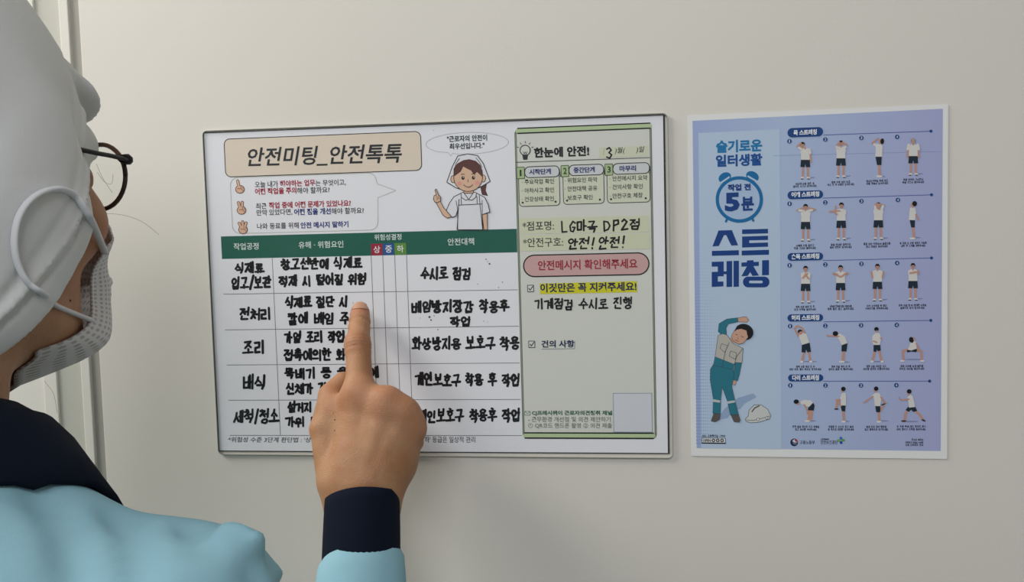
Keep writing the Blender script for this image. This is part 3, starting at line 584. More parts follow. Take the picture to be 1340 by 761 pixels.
fig(2, front(487, 134, [sl((462, 200), (450, 205)), sl((512, 200), (522, 205)), sk((430, 200), (485, 225)), sk((545, 195), (487, 225)), sk((462, 205), (432, 198)), sk((515, 205), (546, 194))]))
fig(2, front(781, 124, [sl((752, 185), (745, 210)), sl((810, 185), (816, 210)), sk((742, 230), (735, 185)), sk((820, 230), (828, 185))]))
fig(2, front(1064, 118, [sl((1036, 185), (1042, 195)), sl((1090, 185), (1085, 195)), sk((1040, 195), (1105, 186)), sk((1102, 200), (1104, 175)), sk((1045, 196), (1085, 185))]))
fig(3, [('E', (240, 412, 60, 4), '8289B0'), ('L', [(200, 330), (180, 405)], SKF, 18), ('L', [(232, 330), (246, 405)], SKF, 18), ('E', (178, 414, 12, 9), SW), ('E', (250, 414, 13, 9), SW), ('F', [(178, 275), (240, 262), (252, 335), (222, 340), (212, 315), (206, 342), (176, 338)], SO), ('F', [(150, 205), (195, 180), (215, 195), (238, 262), (180, 280), (165, 240)], SH), ('L', [(150, 210), (120, 150), (142, 128)], SKF, 13), ('L', [(200, 185), (180, 145), (142, 128)], SKF, 13), ('E', (168, 180, 17, 20, .3), SKF), ('F', [(148, 188), (146, 168), (160, 156), (176, 160), (184, 172), (166, 172)], HR)])
fig(3, [('E', (520, 416, 40, 4), '8289B0'), ('L', [(512, 325), (506, 405)], SKF, 22), ('E', (496, 414, 24, 8), SW), ('F', [(496, 278), (542, 268), (534, 332), (494, 332)], SO), ('F', [(455, 205), (480, 188), (520, 212), (542, 265), (496, 282), (475, 240)], SH), ('L', [(475, 212), (380, 208)], SKF, 11), ('L', [(380, 198), (382, 212)], SKF, 6), ('E', (446, 190, 22, 20), HR)])
fig(3, [('E', (790, 412, 50, 4), '8289B0'), ('L', [(762, 325), (740, 405)], SKF, 18), ('L', [(795, 325), (812, 405)], SKF, 18), ('E', (738, 412, 13, 8), SW), ('E', (818, 412, 13, 8), SW), ('F', [(750, 278), (802, 278), (808, 325), (782, 330), (776, 315), (770, 336), (750, 334)], SO), ('F', [(742, 205), (775, 178), (800, 190), (812, 225), (800, 280), (748, 280), (738, 240)], SH), ('L', [(806, 225), (812, 232)], SKF, 12), ('L', [(750, 250), (775, 260)], SKF, 12), ('E', (773, 154, 18, 17), HR), ('L', [(776, 170), (777, 178)], SKF, 13)])
fig(3, [('E', (1070, 395, 70, 4), '8289B0'), ('L', [(1030, 318), (982, 328), (988, 400)], SKF, 18), ('L', [(1085, 318), (1130, 328), (1132, 400)], SKF, 18), ('E', (978, 408, 18, 7), SW), ('E', (1138, 408, 18, 7), SW), ('F', [(1015, 325), (1030, 308), (1080, 308), (1100, 320), (1088, 338), (1052, 332), (1020, 340)], SO), ('F', [(1030, 300), (1045, 262), (1075, 245), (1095, 265), (1092, 310), (1050, 325), (1022, 318)], SH), ('L', [(1090, 268), (1110, 315)], SKF, 12), ('L', [(1065, 245), (1072, 225)], SKF, 16), ('E', (1052, 240, 19, 24, -.3), HR), ('E', (1072, 232, 6, 14), SKF)])
fig(4, [('E', (235, 380, 45, 4), '8289B0'), ('L', [(232, 290), (222, 375)], SKF, 18), ('L', [(248, 290), (240, 372)], SKF, 18), ('E', (212, 382, 22, 7), SW), ('F', [(220, 262), (258, 244), (268, 262), (262, 302), (218, 300)], SO), ('F', [(160, 232), (190, 220), (240, 225), (256, 242), (225, 275), (190, 262), (162, 250)], SH), ('L', [(190, 258), (212, 300), (214, 325)], SKF, 12), ('E', (138, 244, 16, 13), SKF), ('E', (128, 234, 20, 17), HR)])
fig(4, [('E', (500, 384, 35, 4), '8289B0'), ('L', [(486, 300), (492, 380)], SKF, 18), ('E', (488, 386, 18, 7), SW), ('F', [(465, 262), (505, 262), (500, 310), (475, 306)], SO), ('L', [(468, 262), (440, 225), (436, 280)], SKF, 16), ('E', (434, 290, 17, 6), '3A3F48'), ('F', [(468, 180), (485, 165), (505, 170), (508, 210), (506, 264), (468, 262)], SH), ('L', [(480, 190), (455, 222), (432, 222)], SKF, 12), ('L', [(484, 185), (470, 208)], SH, 20), ('E', (480, 148, 11, 16), SKF), ('E', (487, 137, 17, 17), HR)])
fig(4, [('E', (790, 380, 40, 4), '8289B0'), ('L', [(755, 305), (762, 380)], SKF, 18), ('E', (758, 387, 20, 7), SW), ('L', [(765, 310), (795, 262)], SKF, 15), ('E', (792, 255, 18, 6, -.4), '3A3F48'), ('F', [(730, 266), (768, 264), (770, 300), (765, 316), (738, 314)], SO), ('F', [(705, 185), (735, 165), (765, 172), (778, 205), (768, 268), (726, 268), (722, 215)], SH), ('L', [(715, 195), (690, 210), (642, 242)], SKF, 10), ('L', [(772, 200), (798, 235), (815, 246)], SKF, 11), ('E', (730, 146, 12, 17), SKF), ('E', (737, 135, 17, 17), HR)])
fig(4, [('E', (1000, 384, 60, 4), '8289B0'), ('L', [(975, 300), (958, 330), (955, 375)], SKF, 18), ('L', [(1030, 300), (1075, 340), (1092, 370)], SKF, 17), ('E', (948, 382, 20, 7), '4A3A34'), ('E', (1098, 376, 17, 7, .4), '4A3A34'), ('F', [(978, 275), (1035, 272), (1050, 305), (1020, 312), (1005, 295), (985, 312), (962, 298)], SO), ('F', [(975, 200), (995, 180), (1015, 190), (1026, 230), (1034, 275), (988, 280), (984, 240)], SH), ('L', [(988, 215), (945, 222), (925, 220)], SKF, 11), ('L', [(920, 218), (910, 200)], SKF, 7), ('E', (984, 168, 11, 16), SKF), ('E', (989, 156, 18, 17), HR)])
caps = [(0, ((204, 620, '머리에 손을 얹은 후', 150, '옆으로 지그시 당겨주세요', 190), (490, 607, '양쪽 손을 머리 뒤로', 150, '깍지 낀 후 아래로 당겨주세요', 215), (780, 598, '엄지손가락을 턱에 대고', 175, '위를 향해서 당겨주세요', 175), (1067, 588, '목을 천천히 그리면서', 160, '목을 지그시 풀어주세요', 175))),
        (1, ((205, 503, '어깨에 손을 올리고', 145, '원을 그리며 돌려주세요', 175), (490, 496, '팔을 반대편 몸쪽으로', 160, '돌려 천천히 당겨주세요', 175), (778, 490, '팔을 머리 뒤로하여 팔꿈치를', 215, '잡고 아래로 눌러주세요', 175), (1067, 484, '등 뒤로 두 손을 잡았다 가슴을', 215, '내민 후 고개를 젖혀주세요', 195))),
        (2, ((206, 473, '양쪽 손을 맞대 낀 후', 150, '손과 손목을 돌려주세요', 175), (489, 469, '손등을 안쪽에 붙여 팔꿈치를', 175, '양쪽 팔로 들고 눌러주세요', 210), (776, 465, '다섯 손가락을 쫙 폈다', 160, '구부리기를 반복해주세요', 185), (1061, 461, '한쪽 손을 편 뒤 반대편 손목을', 220, '몸쪽으로 당겨 당겨주세요', 195))),
        (3, ((208, 462, '양쪽 손을 깍지 낀 후', 150, '머리 위로 들어 좌우로 당겨주세요', 255), (490, 461, '양쪽 손을 깍지 낀 후', 150, '앞으로 팔을 쭉 뻗어주세요', 195), (773, 459, '양쪽 손을 허리로 지고', 160, '허리를 좌우로 비틀어주세요', 210), (1056, 458, '양쪽 다리를 넓게 벌린채', 180, '좌우로 허리를 돌려주세요', 200))),
        (4, ((202, 433, '한쪽 발을 앞으로 두고 무릎을', 205, '잡고 허리를 숙여주세요', 165), (470, 433, '무릎을 두 손으로 잡고 올려', 190, '몸 쪽으로 최대한 당겨주세요', 200), (740, 433, '발을 뒤로 잡아 발등을', 155, '잡고 발쪽으로 당겨주세요', 180), (1006, 431, '두 손을 벽에 대고 뒷다리 펴기', 222, '바닥 붙이고 근육을 늘려주세요', 222)))]
for r_, lst in caps:
    yb, sc = rows[r_][0], rows[r_][1]
    for cx, cy, t1, w1, t2, w2 in lst:
        tiny(t1, 1020 + (cx - w1 / 2) / sc, yb + cy / sc, 1020 + (cx + w1 / 2) / sc, 2.7)
        tiny(t2, 1020 + (cx - w2 / 2) / sc, yb + (cy + 21) / sc, 1020 + (cx + w2 / 2) / sc, 2.7)
a = Art(layer=4); a.fill(ell(1039.2, 578.4, 5, 5, 24), '1B2A50'); a.fill(ell(1040.2, 577.6, 3.3, 3.3, 20), 'C9CCDA'); a.fill([(1040, 574), (1043, 575), (1044, 578), (1041.5, 577.6), (1040, 576)], 'A8364A'); a.line([(1037, 578), (1039.5, 579.8), (1042.5, 579)], 1.3, '1B2A50'); a.done('ministry_emblem', Q)
T('lettering', '고용노동부', 1046.6, 580.9, 1066.3, 5.0, '2C3450', Q, bold=.012, layer=3); T('lettering', '안전보건공단', 1073.7, 580.9, 1096.2, 5.2, '2C3450', Q, bold=.012, layer=3)
tiny('산업재해예방', 1074, 575.4, 1085, 2.0, .3)
a = Art(layer=4); a.fill(ell(1100.4, 573, 1.8, 2.1, 12), '2E6FB5'); a.fill(ell(1100.6, 578.6, 1.9, 2.1, 12), '1F4FA0'); a.fill(ell(1097.4, 576, 2.2, 1.7, 12), '6DA93E'); a.fill(ell(1103.4, 575.6, 2.3, 1.7, 12), '57A04A'); a.done('agency_emblem', Q)
tiny('포스터 배포처', 1193, 576.2, 1208.4, 2.4); tiny('안전보건 자료실 누리집', 1185, 579.8, 1208.4, 2.4); tiny('자료 다운로드 안내', 1185, 583.0, 1208.4, 2.4)
a = Art(layer=3); a.line([(1012, 203.5), (1240 - 8, 198)], .25, '7E8AB8'); a.done('fold_line', Q)
flush_text()
# ------------------------------------------------------------------ implicit surfaces (sculpting with smooth unions)
def sphere(p, c, r): return np.sqrt((p[0] - c[0]) ** 2 + (p[1] - c[1]) ** 2 + (p[2] - c[2]) ** 2) - r
def ellips(p, c, r, R=None):
    q = [p[i] - c[i] for i in range(3)]
    if R is not None: q = [R[0][i] * q[0] + R[1][i] * q[1] + R[2][i] * q[2] for i in range(3)]
    k0 = np.sqrt((q[0] / r[0]) ** 2 + (q[1] / r[1]) ** 2 + (q[2] / r[2]) ** 2)
    return (k0 - 1) * min(r) * (0.55 + 0.45 * np.clip(k0, 0, 1.5))
def cone(p, a, b, ra, rb):
    a = np.asarray(a, float); b = np.asarray(b, float); d = b - a; L = float(d @ d)
    q = [p[i] - a[i] for i in range(3)]
    t = np.clip((q[0] * d[0] + q[1] * d[1] + q[2] * d[2]) / L, 0, 1)
    return np.sqrt((q[0] - t * d[0]) ** 2 + (q[1] - t * d[1]) ** 2 + (q[2] - t * d[2]) ** 2) - (ra + (rb - ra) * t)
def smin(a, b, k):
    h = np.clip(0.5 + 0.5 * (b - a) / k, 0, 1); return b + (a - b) * h - k * h * (1 - h)
def smax(a, b, k): return -smin(-a, -b, k)
def nets(f, lo, hi, h):
    """surface nets: f takes (X,Y,Z) arrays and returns signed distance"""
    ax = [np.arange(lo[i], hi[i] + h, h, dtype=np.float32) for i in range(3)]
    D = f(np.meshgrid(*ax, indexing='ij', sparse=True)); D = np.broadcast_to(D, tuple(len(a) for a in ax)).astype(np.float32)
    s = D < 0; n = [len(a) for a in ax]
    c = np.zeros((n[0] - 1, n[1] - 1, n[2] - 1), np.int8)
    for i in (0, 1):
        for j in (0, 1):
            for k in (0, 1): c += s[i:n[0] - 1 + i, j:n[1] - 1 + j, k:n[2] - 1 + k]
    I = np.argwhere((c > 0) & (c < 8)); idx = -np.ones(c.shape, np.int64); idx[tuple(I.T)] = np.arange(len(I))
    acc = np.zeros((len(I), 3)); cnt = np.zeros(len(I))
    cor = [(i, j, k) for i in (0, 1) for j in (0, 1) for k in (0, 1)]
    for a in range(8):
        for b in range(a + 1, 8):
            A, B = np.array(cor[a]), np.array(cor[b])
            if np.abs(A - B).sum() != 1: continue
            da = D[tuple((I + A).T)]; db = D[tuple((I + B).T)]; m = (da < 0) != (db < 0)
            t = np.where(m, da / np.where(m, da - db, 1), 0)[:, None]
            acc += np.where(m[:, None], A + t * (B - A), 0); cnt += m
    V = (I + acc / cnt[:, None]) * h + np.array(lo)
    F = []
    for ax_ in range(3):
        u, v = (ax_ + 1) % 3, (ax_ + 2) % 3
        e = np.zeros(3, int); e[ax_] = 1
        s0 = s[tuple(slice(0, n[i] - (1 if i == ax_ else 0)) for i in range(3))]; s1 = s[tuple(slice(e[i], n[i]) for i in range(3))]
        E = np.argwhere(s0 != s1); E = E[(E[:, u] > 0) & (E[:, v] > 0) & (E[:, u] < n[u] - 1) & (E[:, v] < n[v] - 1)]
        if not len(E): continue
        U = np.zeros(3, int); U[u] = 1; W = np.zeros(3, int); W[v] = 1
        q = np.stack([idx[tuple((E - U - W).T)], idx[tuple((E - W).T)], idx[tuple(E.T)], idx[tuple((E - U).T)]], 1)
        fl = ~s0[tuple(E.T)]; q[fl] = q[fl][:, ::-1]; F.append(q[(q >= 0).all(1)])
    return V, np.concatenate(F)
def fastmesh(name, V, F, mt, parent=None, smooth=True):
    me = bpy.data.meshes.new(name); F = np.asarray(F)
    me.vertices.add(len(V)); me.vertices.foreach_set('co', np.asarray(V, np.float32).ravel())
    me.loops.add(F.size); me.loops.foreach_set('vertex_index', F.ravel().astype(np.int32))
    me.polygons.add(len(F)); me.polygons.foreach_set('loop_start', np.arange(0, F.size, F.shape[1], dtype=np.int32))
    me.update(calc_edges=True); me.validate()
    return link(name, me, mt, parent, smooth)
def tube(name, pts, rad, mt, parent, n=10, flat=1.0):
    V, F = [], []; pts = [np.asarray(p, float) for p in pts]; m_ = len(pts); up = None
    rad = [rad] * m_ if np.isscalar(rad) else rad
    for i, p in enumerate(pts):
        t = pts[min(i + 1, m_ - 1)] - pts[max(i - 1, 0)]; t /= np.linalg.norm(t)
        if up is None: up = np.cross(t, [0.3, 0.2, 0.9]); up /= np.linalg.norm(up)
        up = up - t * (up @ t); up /= np.linalg.norm(up); s = np.cross(t, up)
        for k in range(n):
            a = 2 * math.pi * k / n; V.append(p + up * math.cos(a) * rad[i] + s * math.sin(a) * rad[i] * flat)
    for i in range(m_ - 1):
        for k in range(n): F.append((i * n + k, i * n + (k + 1) % n, (i + 1) * n + (k + 1) % n, (i + 1) * n + k))
    F += [tuple(range(n - 1, -1, -1)), tuple(range((m_ - 1) * n, m_ * n))]
    return mesh(name, V, F, mt, parent, True)
def spline(pts, n=8):
    pts = [np.asarray(p, float) for p in pts]; q = [2 * pts[0] - pts[1]] + pts + [2 * pts[-1] - pts[-2]]; out = []
    for i in range(1, len(q) - 2):
        for k in range(n):
            t = k / n; a, b, c, d = q[i - 1], q[i], q[i + 1], q[i + 2]
            out.append(.5 * ((2 * b) + (c - a) * t + (2 * a - 5 * b + 4 * c - d) * t * t + (3 * b - a - 3 * c + d) * t ** 3))
    return out + [pts[-1]]
def wob(p, sc, seed=0):      # cheap smooth noise from sines
    r = np.random.RandomState(seed); o = 0
    for _ in range(6):
        k = r.normal(size=3); k = k / np.linalg.norm(k) * sc * r.uniform(.6, 1.6); o = o + np.sin(k[0] * p[0] + k[1] * p[1] + k[2] * p[2] + r.uniform(0, 6))
    return o / 6

def skin_mat():
    mt = mat('skin', 'AA8160', 0.55, 0.28, var=0.0, scale=45, col2='A07250', sss=0.12)
    nt = mt.node_tree; b = nt.nodes['Principled BSDF']; tc = nt.nodes['Texture Coordinate']
    v = nt.nodes.new('ShaderNodeTexVoronoi'); v.inputs['Scale'].default_value = 900
    n = nt.nodes.new('ShaderNodeTexNoise'); n.inputs['Scale'].default_value = 350; n.inputs['Detail'].default_value = 5
    ad = nt.nodes.new('ShaderNodeMath'); ad.operation = 'ADD'
    bp = nt.nodes.new('ShaderNodeBump'); bp.inputs['Strength'].default_value = 0.35; bp.inputs['Distance'].default_value = 0.0006
    nt.links.new(tc.outputs['Object'], v.inputs['Vector']); nt.links.new(tc.outputs['Object'], n.inputs['Vector'])
    nt.links.new(v.outputs['Distance'], ad.inputs[0]); nt.links.new(n.outputs['Fac'], ad.inputs[1]); nt.links.new(ad.outputs[0], bp.inputs['Height']); nt.links.new(bp.outputs[0], b.inputs['Normal'])
    at = nt.nodes.new('ShaderNodeAttribute'); at.attribute_name = 'flush'; mx = nt.nodes.new('ShaderNodeMix'); mx.data_type = 'RGBA'; mx.inputs[7].default_value = lin('B0705A')
    src = b.inputs['Base Color'].links[0].from_socket
    nt.links.new(at.outputs['Fac'], mx.inputs[0]); nt.links.new(src, mx.inputs[6]); nt.links.new(mx.outputs[2], b.inputs['Base Color'])
    return mt
def cloth_mat(name, col, var=.06, weave=1800, bump=.25, rough=.85):
    mt = mat(name, col, rough, 0.12, var=var, scale=14); nt = mt.node_tree; b = nt.nodes['Principled BSDF']; tc = nt.nodes['Texture Coordinate']
    n = nt.nodes.new('ShaderNodeTexNoise'); n.inputs['Scale'].default_value = weave; n.inputs['Detail'].default_value = 2
    bp = nt.nodes.new('ShaderNodeBump'); bp.inputs['Strength'].default_value = bump; bp.inputs['Distance'].default_value = 0.0005
    nt.links.new(tc.outputs['Object'], n.inputs['Vector']); nt.links.new(n.outputs['Fac'], bp.inputs['Height']); nt.links.new(bp.outputs[0], b.inputs['Normal'])
    return mt
SKIN = skin_mat(); SHIRT = cloth_mat('pale_blue_cloth', '8FB9C6'); NAVY = cloth_mat('navy_cloth', '0D1524', .1); CAPM = cloth_mat('white_cotton', 'D6D7D6', .06)
LOOP = cloth_mat('ear_loop_knit', 'DADBDE', .02, 2500); NAIL = mat('nail', 'B78A6E', 0.4, 0.4)
MASKM = mat('mask_fleece', 'D4D3D3', 0.8, 0.15)
nt = MASKM.node_tree; b_ = nt.nodes['Principled BSDF']; tc_ = nt.nodes['Texture Coordinate']
uvm = nt.nodes.new('ShaderNodeUVMap'); vo = nt.nodes.new('ShaderNodeTexVoronoi'); vo.inputs['Scale'].default_value = 1.0; vo.inputs['Randomness'].default_value = 0.0
rr_ = nt.nodes.new('ShaderNodeMapRange'); rr_.inputs[1].default_value = .2; rr_.inputs[2].default_value = .36
mixc = nt.nodes.new('ShaderNodeMix'); mixc.data_type = 'RGBA'; mixc.inputs[6].default_value = lin('B4AFAC'); mixc.inputs[7].default_value = lin('D6D5D6')
bpp = nt.nodes.new('ShaderNodeBump'); bpp.inputs['Strength'].default_value = .6; bpp.inputs['Distance'].default_value = .0006
nt.links.new(uvm.outputs[0], vo.inputs['Vector']); nt.links.new(vo.outputs['Distance'], rr_.inputs[0]); nt.links.new(rr_.outputs[0], mixc.inputs[0]); nt.links.new(mixc.outputs[2], b_.inputs[0])
nt.links.new(rr_.outputs[0], bpp.inputs['Height']); nt.links.new(bpp.outputs[0], b_.inputs['Normal'])

# ------------------------------------------------------------------ the person: facing the wall, right arm raised, index finger on the chart
HEAD = P(-87, 250, -0.350)                      # centre of the head (ear height)
HP, HY = math.radians(-3), math.radians(-9)      # nod, turn
HR_ = np.array(Euler((HP, 0, HY)).to_matrix())  # head local -> world
HS = 1.0
def h2w(v): return HEAD + HR_ @ (np.asarray(v, float) * HS)
PEL = np.array([HEAD[0] - .01, HEAD[1] - .10, 0.93])
NECK = HEAD + np.array([0, -0.055, -0.165])
SHR = NECK + np.array([0.164, 0.005, -0.071]); SHL = NECK + np.array([-0.160, 0.0, -0.064])
WR = P(474, 655, -0.088); 
ELB = WR + 0.235 * np.array([.085, -.47, -.88])
ME = thing('person', 'person in pale blue uniform with white cap and mask pointing at the wide chart', 'person', (PEL[0], PEL[1], 0))

def sd_head(p):                                  # head-local coordinates
    s = lambda a: (a, -a)
    d = ellips(p, (0, -.012, .036), (.073, .092, .086))
    d = smin(d, ellips(p, (0, .027, -.018), (.060, .065, .078)), .03)
    d = smin(d, ellips(p, (0, .045, -.072), (.040, .042, .034)), .03)
    d = smin(d, ellips(p, (0, .074, -.095), (.018, .014, .014)), .02)     # chin
    for x in (-1, 1):
        d = smin(d, cone(p, (x * .054, -.005, -.062), (x * .026, .066, -.092), .014, .013), .022)   # jaw
        d = smin(d, ellips(p, (x * .040, .062, -.018), (.024, .022, .020)), .022)            # cheekbone
        d = smin(d, cone(p, (x * .012, .088, .034), (x * .040, .072, .032), .007, .006), .012)    # brow
        d = smax(d, -ellips(p, (x * .032, .104, .012), (.018, .018, .012)), .012)            # eye socket
        d = smin(d, sphere(p, (x * .031, .078, .012), .0125), .002)                   # lid over eyeball
        e = ellips(p, (x * .077, -.006, -.002), (.008, .020, .033)); d = smin(d, e, .006)           # ear
        d = smax(d, -ellips(p, (x * .086, -.001, .004), (.006, .010, .018)), .004)
    nose = smin(cone(p, (0, .093, .022), (0, .112, -.018), .007, .010), ellips(p, (0, .108, -.022), (.015, .011, .009)), .008)
    d = smin(d, nose, .012)
    d = smin(d, ellips(p, (0, .094, -.054), (.022, .009, .006)), .006); d = smin(d, ellips(p, (0, .092, -.064), (.019, .009, .007)), .004)   # lips
    d = smax(d, -cone(p, (-.022, .103, -.0585), (.022, .103, -.0585), .0015, .0015), .003)
    return d
def inv(p):                                       # world grid -> head-local
    q = [p[i] - HEAD[i] for i in range(3)]
    return [(HR_[0][i] * q[0] + HR_[1][i] * q[1] + HR_[2][i] * q[2]) / HS for i in range(3)]
def sd_bodyonly(p):
    d = cone(p, HEAD + [0, -.015, -.05], NECK + [0, 0, -.02], .050, .054)
    d = smin(d, cone(p, NECK + [-.11, .0, -.068], NECK + [.11, .0, -.068], .042, .042), .04)
    d = smin(d, ellips(p, NECK + [0, .01, -.19], (.150, .095, .17)), .06)
    d = smin(d, ellips(p, PEL + [0, .01, .16], (.118, .085, .18)), .08)
    d = smin(d, ellips(p, PEL, (.155, .105, .12)), .06)
    d = smin(d, cone(p, SHR, ELB, .044, .036), .03)
    d = smin(d, cone(p, SHL, SHL + [-.04, -.02, -.29], .044, .036), .03)
    d = smin(d, cone(p, SHL + [-.04, -.02, -.29], SHL + [-.03, .05, -.52], .036, .025), .02)
    for x in (-1, 1):
        k = np.array([PEL[0] + x * .095, PEL[1] + .02, .48]); a = np.array([PEL[0] + x * .10, PEL[1] - .02, .09])
        d = smin(d, cone(p, PEL + [x * .085, 0, -.05], k, .078, .050), .04); d = smin(d, cone(p, k, a, .050, .034), .03)
        d = smin(d, cone(p, a + [0, -.01, -.04], a + [0, .13, -.06], .034, .026), .03)
    return d
# the hand
def hp(px, py, y): return P(px, py, y)
IDX = [hp(471, 517, -.070), hp(468.5, 451, -.047), hp(470.5, 424, -.0300), hp(471.3, 408.5, -.0172)]
FING = [([hp(505, 526, -.075), hp(510, 541, -.030), hp(505, 565, -.034), hp(500, 568, -.050)], (.0115, .0098, .0090, .0075)),
        ([hp(527, 541, -.074), hp(530, 555, -.033), hp(523, 580, -.037), hp(517, 580, -.052)], (.0108, .0092, .0084, .0072)),
        ([hp(537, 559, -.072), hp(542, 578, -.038), hp(534, 596, -.041), hp(528, 594, -.053)], (.0092, .0080, .0072, .0062))]
THB = [hp(438, 628, -.088), hp(424, 561, -.072), hp(432, 517, -.056), hp(449, 499, -.046)]
WL, WRR = hp(450, 664, -.087), hp(498, 662, -.087)
def sd_hand(p):
    d = cone(p, hp(449, 630, -.090), IDX[0], .0165, .0118)
    d = smin(d, cone(p, hp(470, 632, -.093), FING[0][0][0], .0180, .0122), .014)
    d = smin(d, cone(p, hp(492, 632, -.092), FING[1][0][0], .0165, .0115), .014)
    d = smin(d, cone(p, hp(499, 628, -.088), FING[2][0][0], .0145, .0105), .014)
    d = smin(d, cone(p, WL, hp(448, 626, -.088), .0150, .0155), .016); d = smin(d, cone(p, WRR, hp(499, 622, -.088), .0150, .0150), .016)
    d = smin(d, cone(p, hp(475, 662, -.087), hp(475, 600, -.082), .019, .018), .016)
    d = smin(d, ellips(p, hp(440, 560, -.066), (.018, .016, .030)), .012)                # flesh beside the thumb
    d = smin(d, ellips(p, hp(528, 592, -.072), (.012, .014, .024)), .014)
    # index finger
    f = cone(p, IDX[0], IDX[1], .0122, .0104); f = smin(f, cone(p, IDX[1], IDX[2], .0103, .0094), .003); f = smin(f, cone(p, IDX[2], IDX[3], .0094, .0086), .003)
    f = smin(f, ellips(p, IDX[1] + [0, -.002, 0], (.0108, .0103, .013)), .006)
    d = smin(d, f, .010)
    for pts, r in FING:
        g = cone(p, pts[0], pts[1], r[0], r[1]); g = smin(g, cone(p, pts[1], pts[2], r[1], r[2]), .002); g = smin(g, cone(p, pts[2], pts[3], r[2], r[3]), .002)
        d = smin(d, g, .004)
        d = smin(d, ellips(p, pts[0] + [0, -.0025, 0], (.0105, .0090, .0105)), .012)
    d = smin(d, ellips(p, IDX[0] + [0, -.002, .000], (.0105, .009, .011)), .012)
    d = smin(d, cone(p, IDX[0] + [.004, -.001, -.006], FING[0][0][0] + [0, -.001, -.004], .0105, .0100), .010); d = smin(d, cone(p, FING[0][0][0] + [0, -.001, -.003], FING[1][0][0] + [0, -.001, -.001], .0105, .0098), .010); d = smin(d, cone(p, FING[1][0][0], FING[2][0][0], .0098, .0086), .010)
    t = cone(p, THB[0], THB[1], .0150, .0118); t = smin(t, cone(p, THB[1], THB[2], .0115, .0098), .004); t = smin(t, cone(p, THB[2], THB[3], .0098, .0088), .003)
    d = smin(d, t, .005)
    # creases over the finger joints, tendons between the knuckles
    for J0, J1, offs in ((IDX[0], IDX[1], (-.0052, -.0024, .0006, .0034)), (IDX[1], IDX[2], (-.0012, .0010))):
        u = (J1 - J0) / np.linalg.norm(J1 - J0); e = sum((p[i] - J1[i]) * u[i] for i in range(3)); dist = sum((p[i] - J1[i]) ** 2 for i in range(3))
        for o_s in offs: d = d + .0026 * np.exp(-((e - o_s) / .0010) ** 2) * np.exp(-dist / .000125)
    for k0_, k1_ in ((IDX[0], hp(468, 628, -.094)), (FING[0][0][0], hp(478, 628, -.096)), (FING[1][0][0], hp(486, 628, -.095))):
        d = smin(d, cone(p, k0_ + np.array([0, -.0085, -.006]), k1_ + np.array([0, -.0125, 0]), .0026, .0022), .007)
    return d + wob(p, 320, 3) * .00022
def forearm(p):
    return cone(p, WR + (WR - ELB) * .0, ELB, .0265, .040)
def sd_armhand(p): return smin(sd_hand(p), cone(p, WR, WR + (ELB - WR) * .35, .0215, .026), .02)
HMIN = np.array([min(P(400, 500, -.1)[0], P(400, 700, -.02)[0]) - .01, -.160, P(470, 735, -.1)[2]]); HMAX = np.array([P(562, 500, -.1)[0] + .02, -.002, P(470, 392, -.01)[2] + .01])
Vh, Fh = nets(sd_armhand, HMIN, HMAX, .0011)
def sd_body(p): return smin(sd_bodyonly(p), sd_head(inv(p)), .02)
lo = HEAD + [-.13, -.15, -.16]; hi = HEAD + [.13, .15, .16]
def clip_low(f, z): return lambda p: np.maximum(f(p), p[2] - z)
Vb, Fb = nets(lambda p: np.maximum(sd_body(p), z0_ - p[2]) if False else sd_body(p), lo, hi, .0021)
zc = lo[2] + .006
Vt, Ft = nets(clip_low(lambda p: smin(sd_bodyonly(p), cone(p, ELB, WR + (ELB - WR) * .3, .036, .025), .01), zc + .004), np.array([PEL[0] - .36, PEL[1] - .22, -.0]), np.array([ELB[0] + .09, -.06, zc + .02]), .008)
Vall = np.vstack([Vh, Vb, Vt]); Fall = np.vstack([Fh, Fb + len(Vh), Ft + len(Vh) + len(Vb)])
bd = fastmesh('body', Vall, Fall, SKIN, ME)
tint = np.zeros(len(Vall), np.float32)
for c_, rr0, am in ((IDX[3], .013, .8), (IDX[1], .011, .75), (IDX[0], .016, .5), (FING[0][0][0], .015, .7), (FING[1][0][0], .014, .6), (FING[2][0][0], .013, .6), (THB[2], .012, .4), (h2w((.05, .07, -.03)), .03, .4)):
    tint = np.maximum(tint, am * np.exp(-((Vall - c_) ** 2).sum(1) / rr0 ** 2))
at_ = bd.data.attributes.new('flush', 'FLOAT', 'POINT'); at_.data.foreach_set('value', tint.astype(np.float32))
# fingernail
nl = IDX[3] + np.array([0, 0, 0]); fd = (IDX[3] - IDX[2]); fd /= np.linalg.norm(fd); nn = np.array([.26, -.96, 0]) - fd * (np.array([.26, -.96, 0]) @ fd); nn /= np.linalg.norm(nn); sd_ = np.cross(fd, nn)
V, F = [], []
for i in range(9):
    for j in range(9):
        u = (i / 8 * 2 - 1); v = j / 8; wv = .0064 * (1 - .35 * max(0, v - .6) ** 1 * 2) * (1 if v > .12 else .7 + v * 2.5)
        ang = u * 1.0 * wv / .0068
        V.append(nl + fd * (-.0052 + v * .0102 - (u * u) * .0012 * (1 if v > .5 else -1)) + nn * (math.cos(ang) * .0085 - .0 + .0006 - .0012 * v) + sd_ * math.sin(ang) * .0084)
for i in range(8):
    for j in range(8): a_ = i * 9 + j; F.append((a_, a_ + 1, a_ + 10, a_ + 9))
o = mesh('fingernail', V, F, NAIL, ME, True); o.modifiers.new('s', 'SOLIDIFY').thickness = .0005

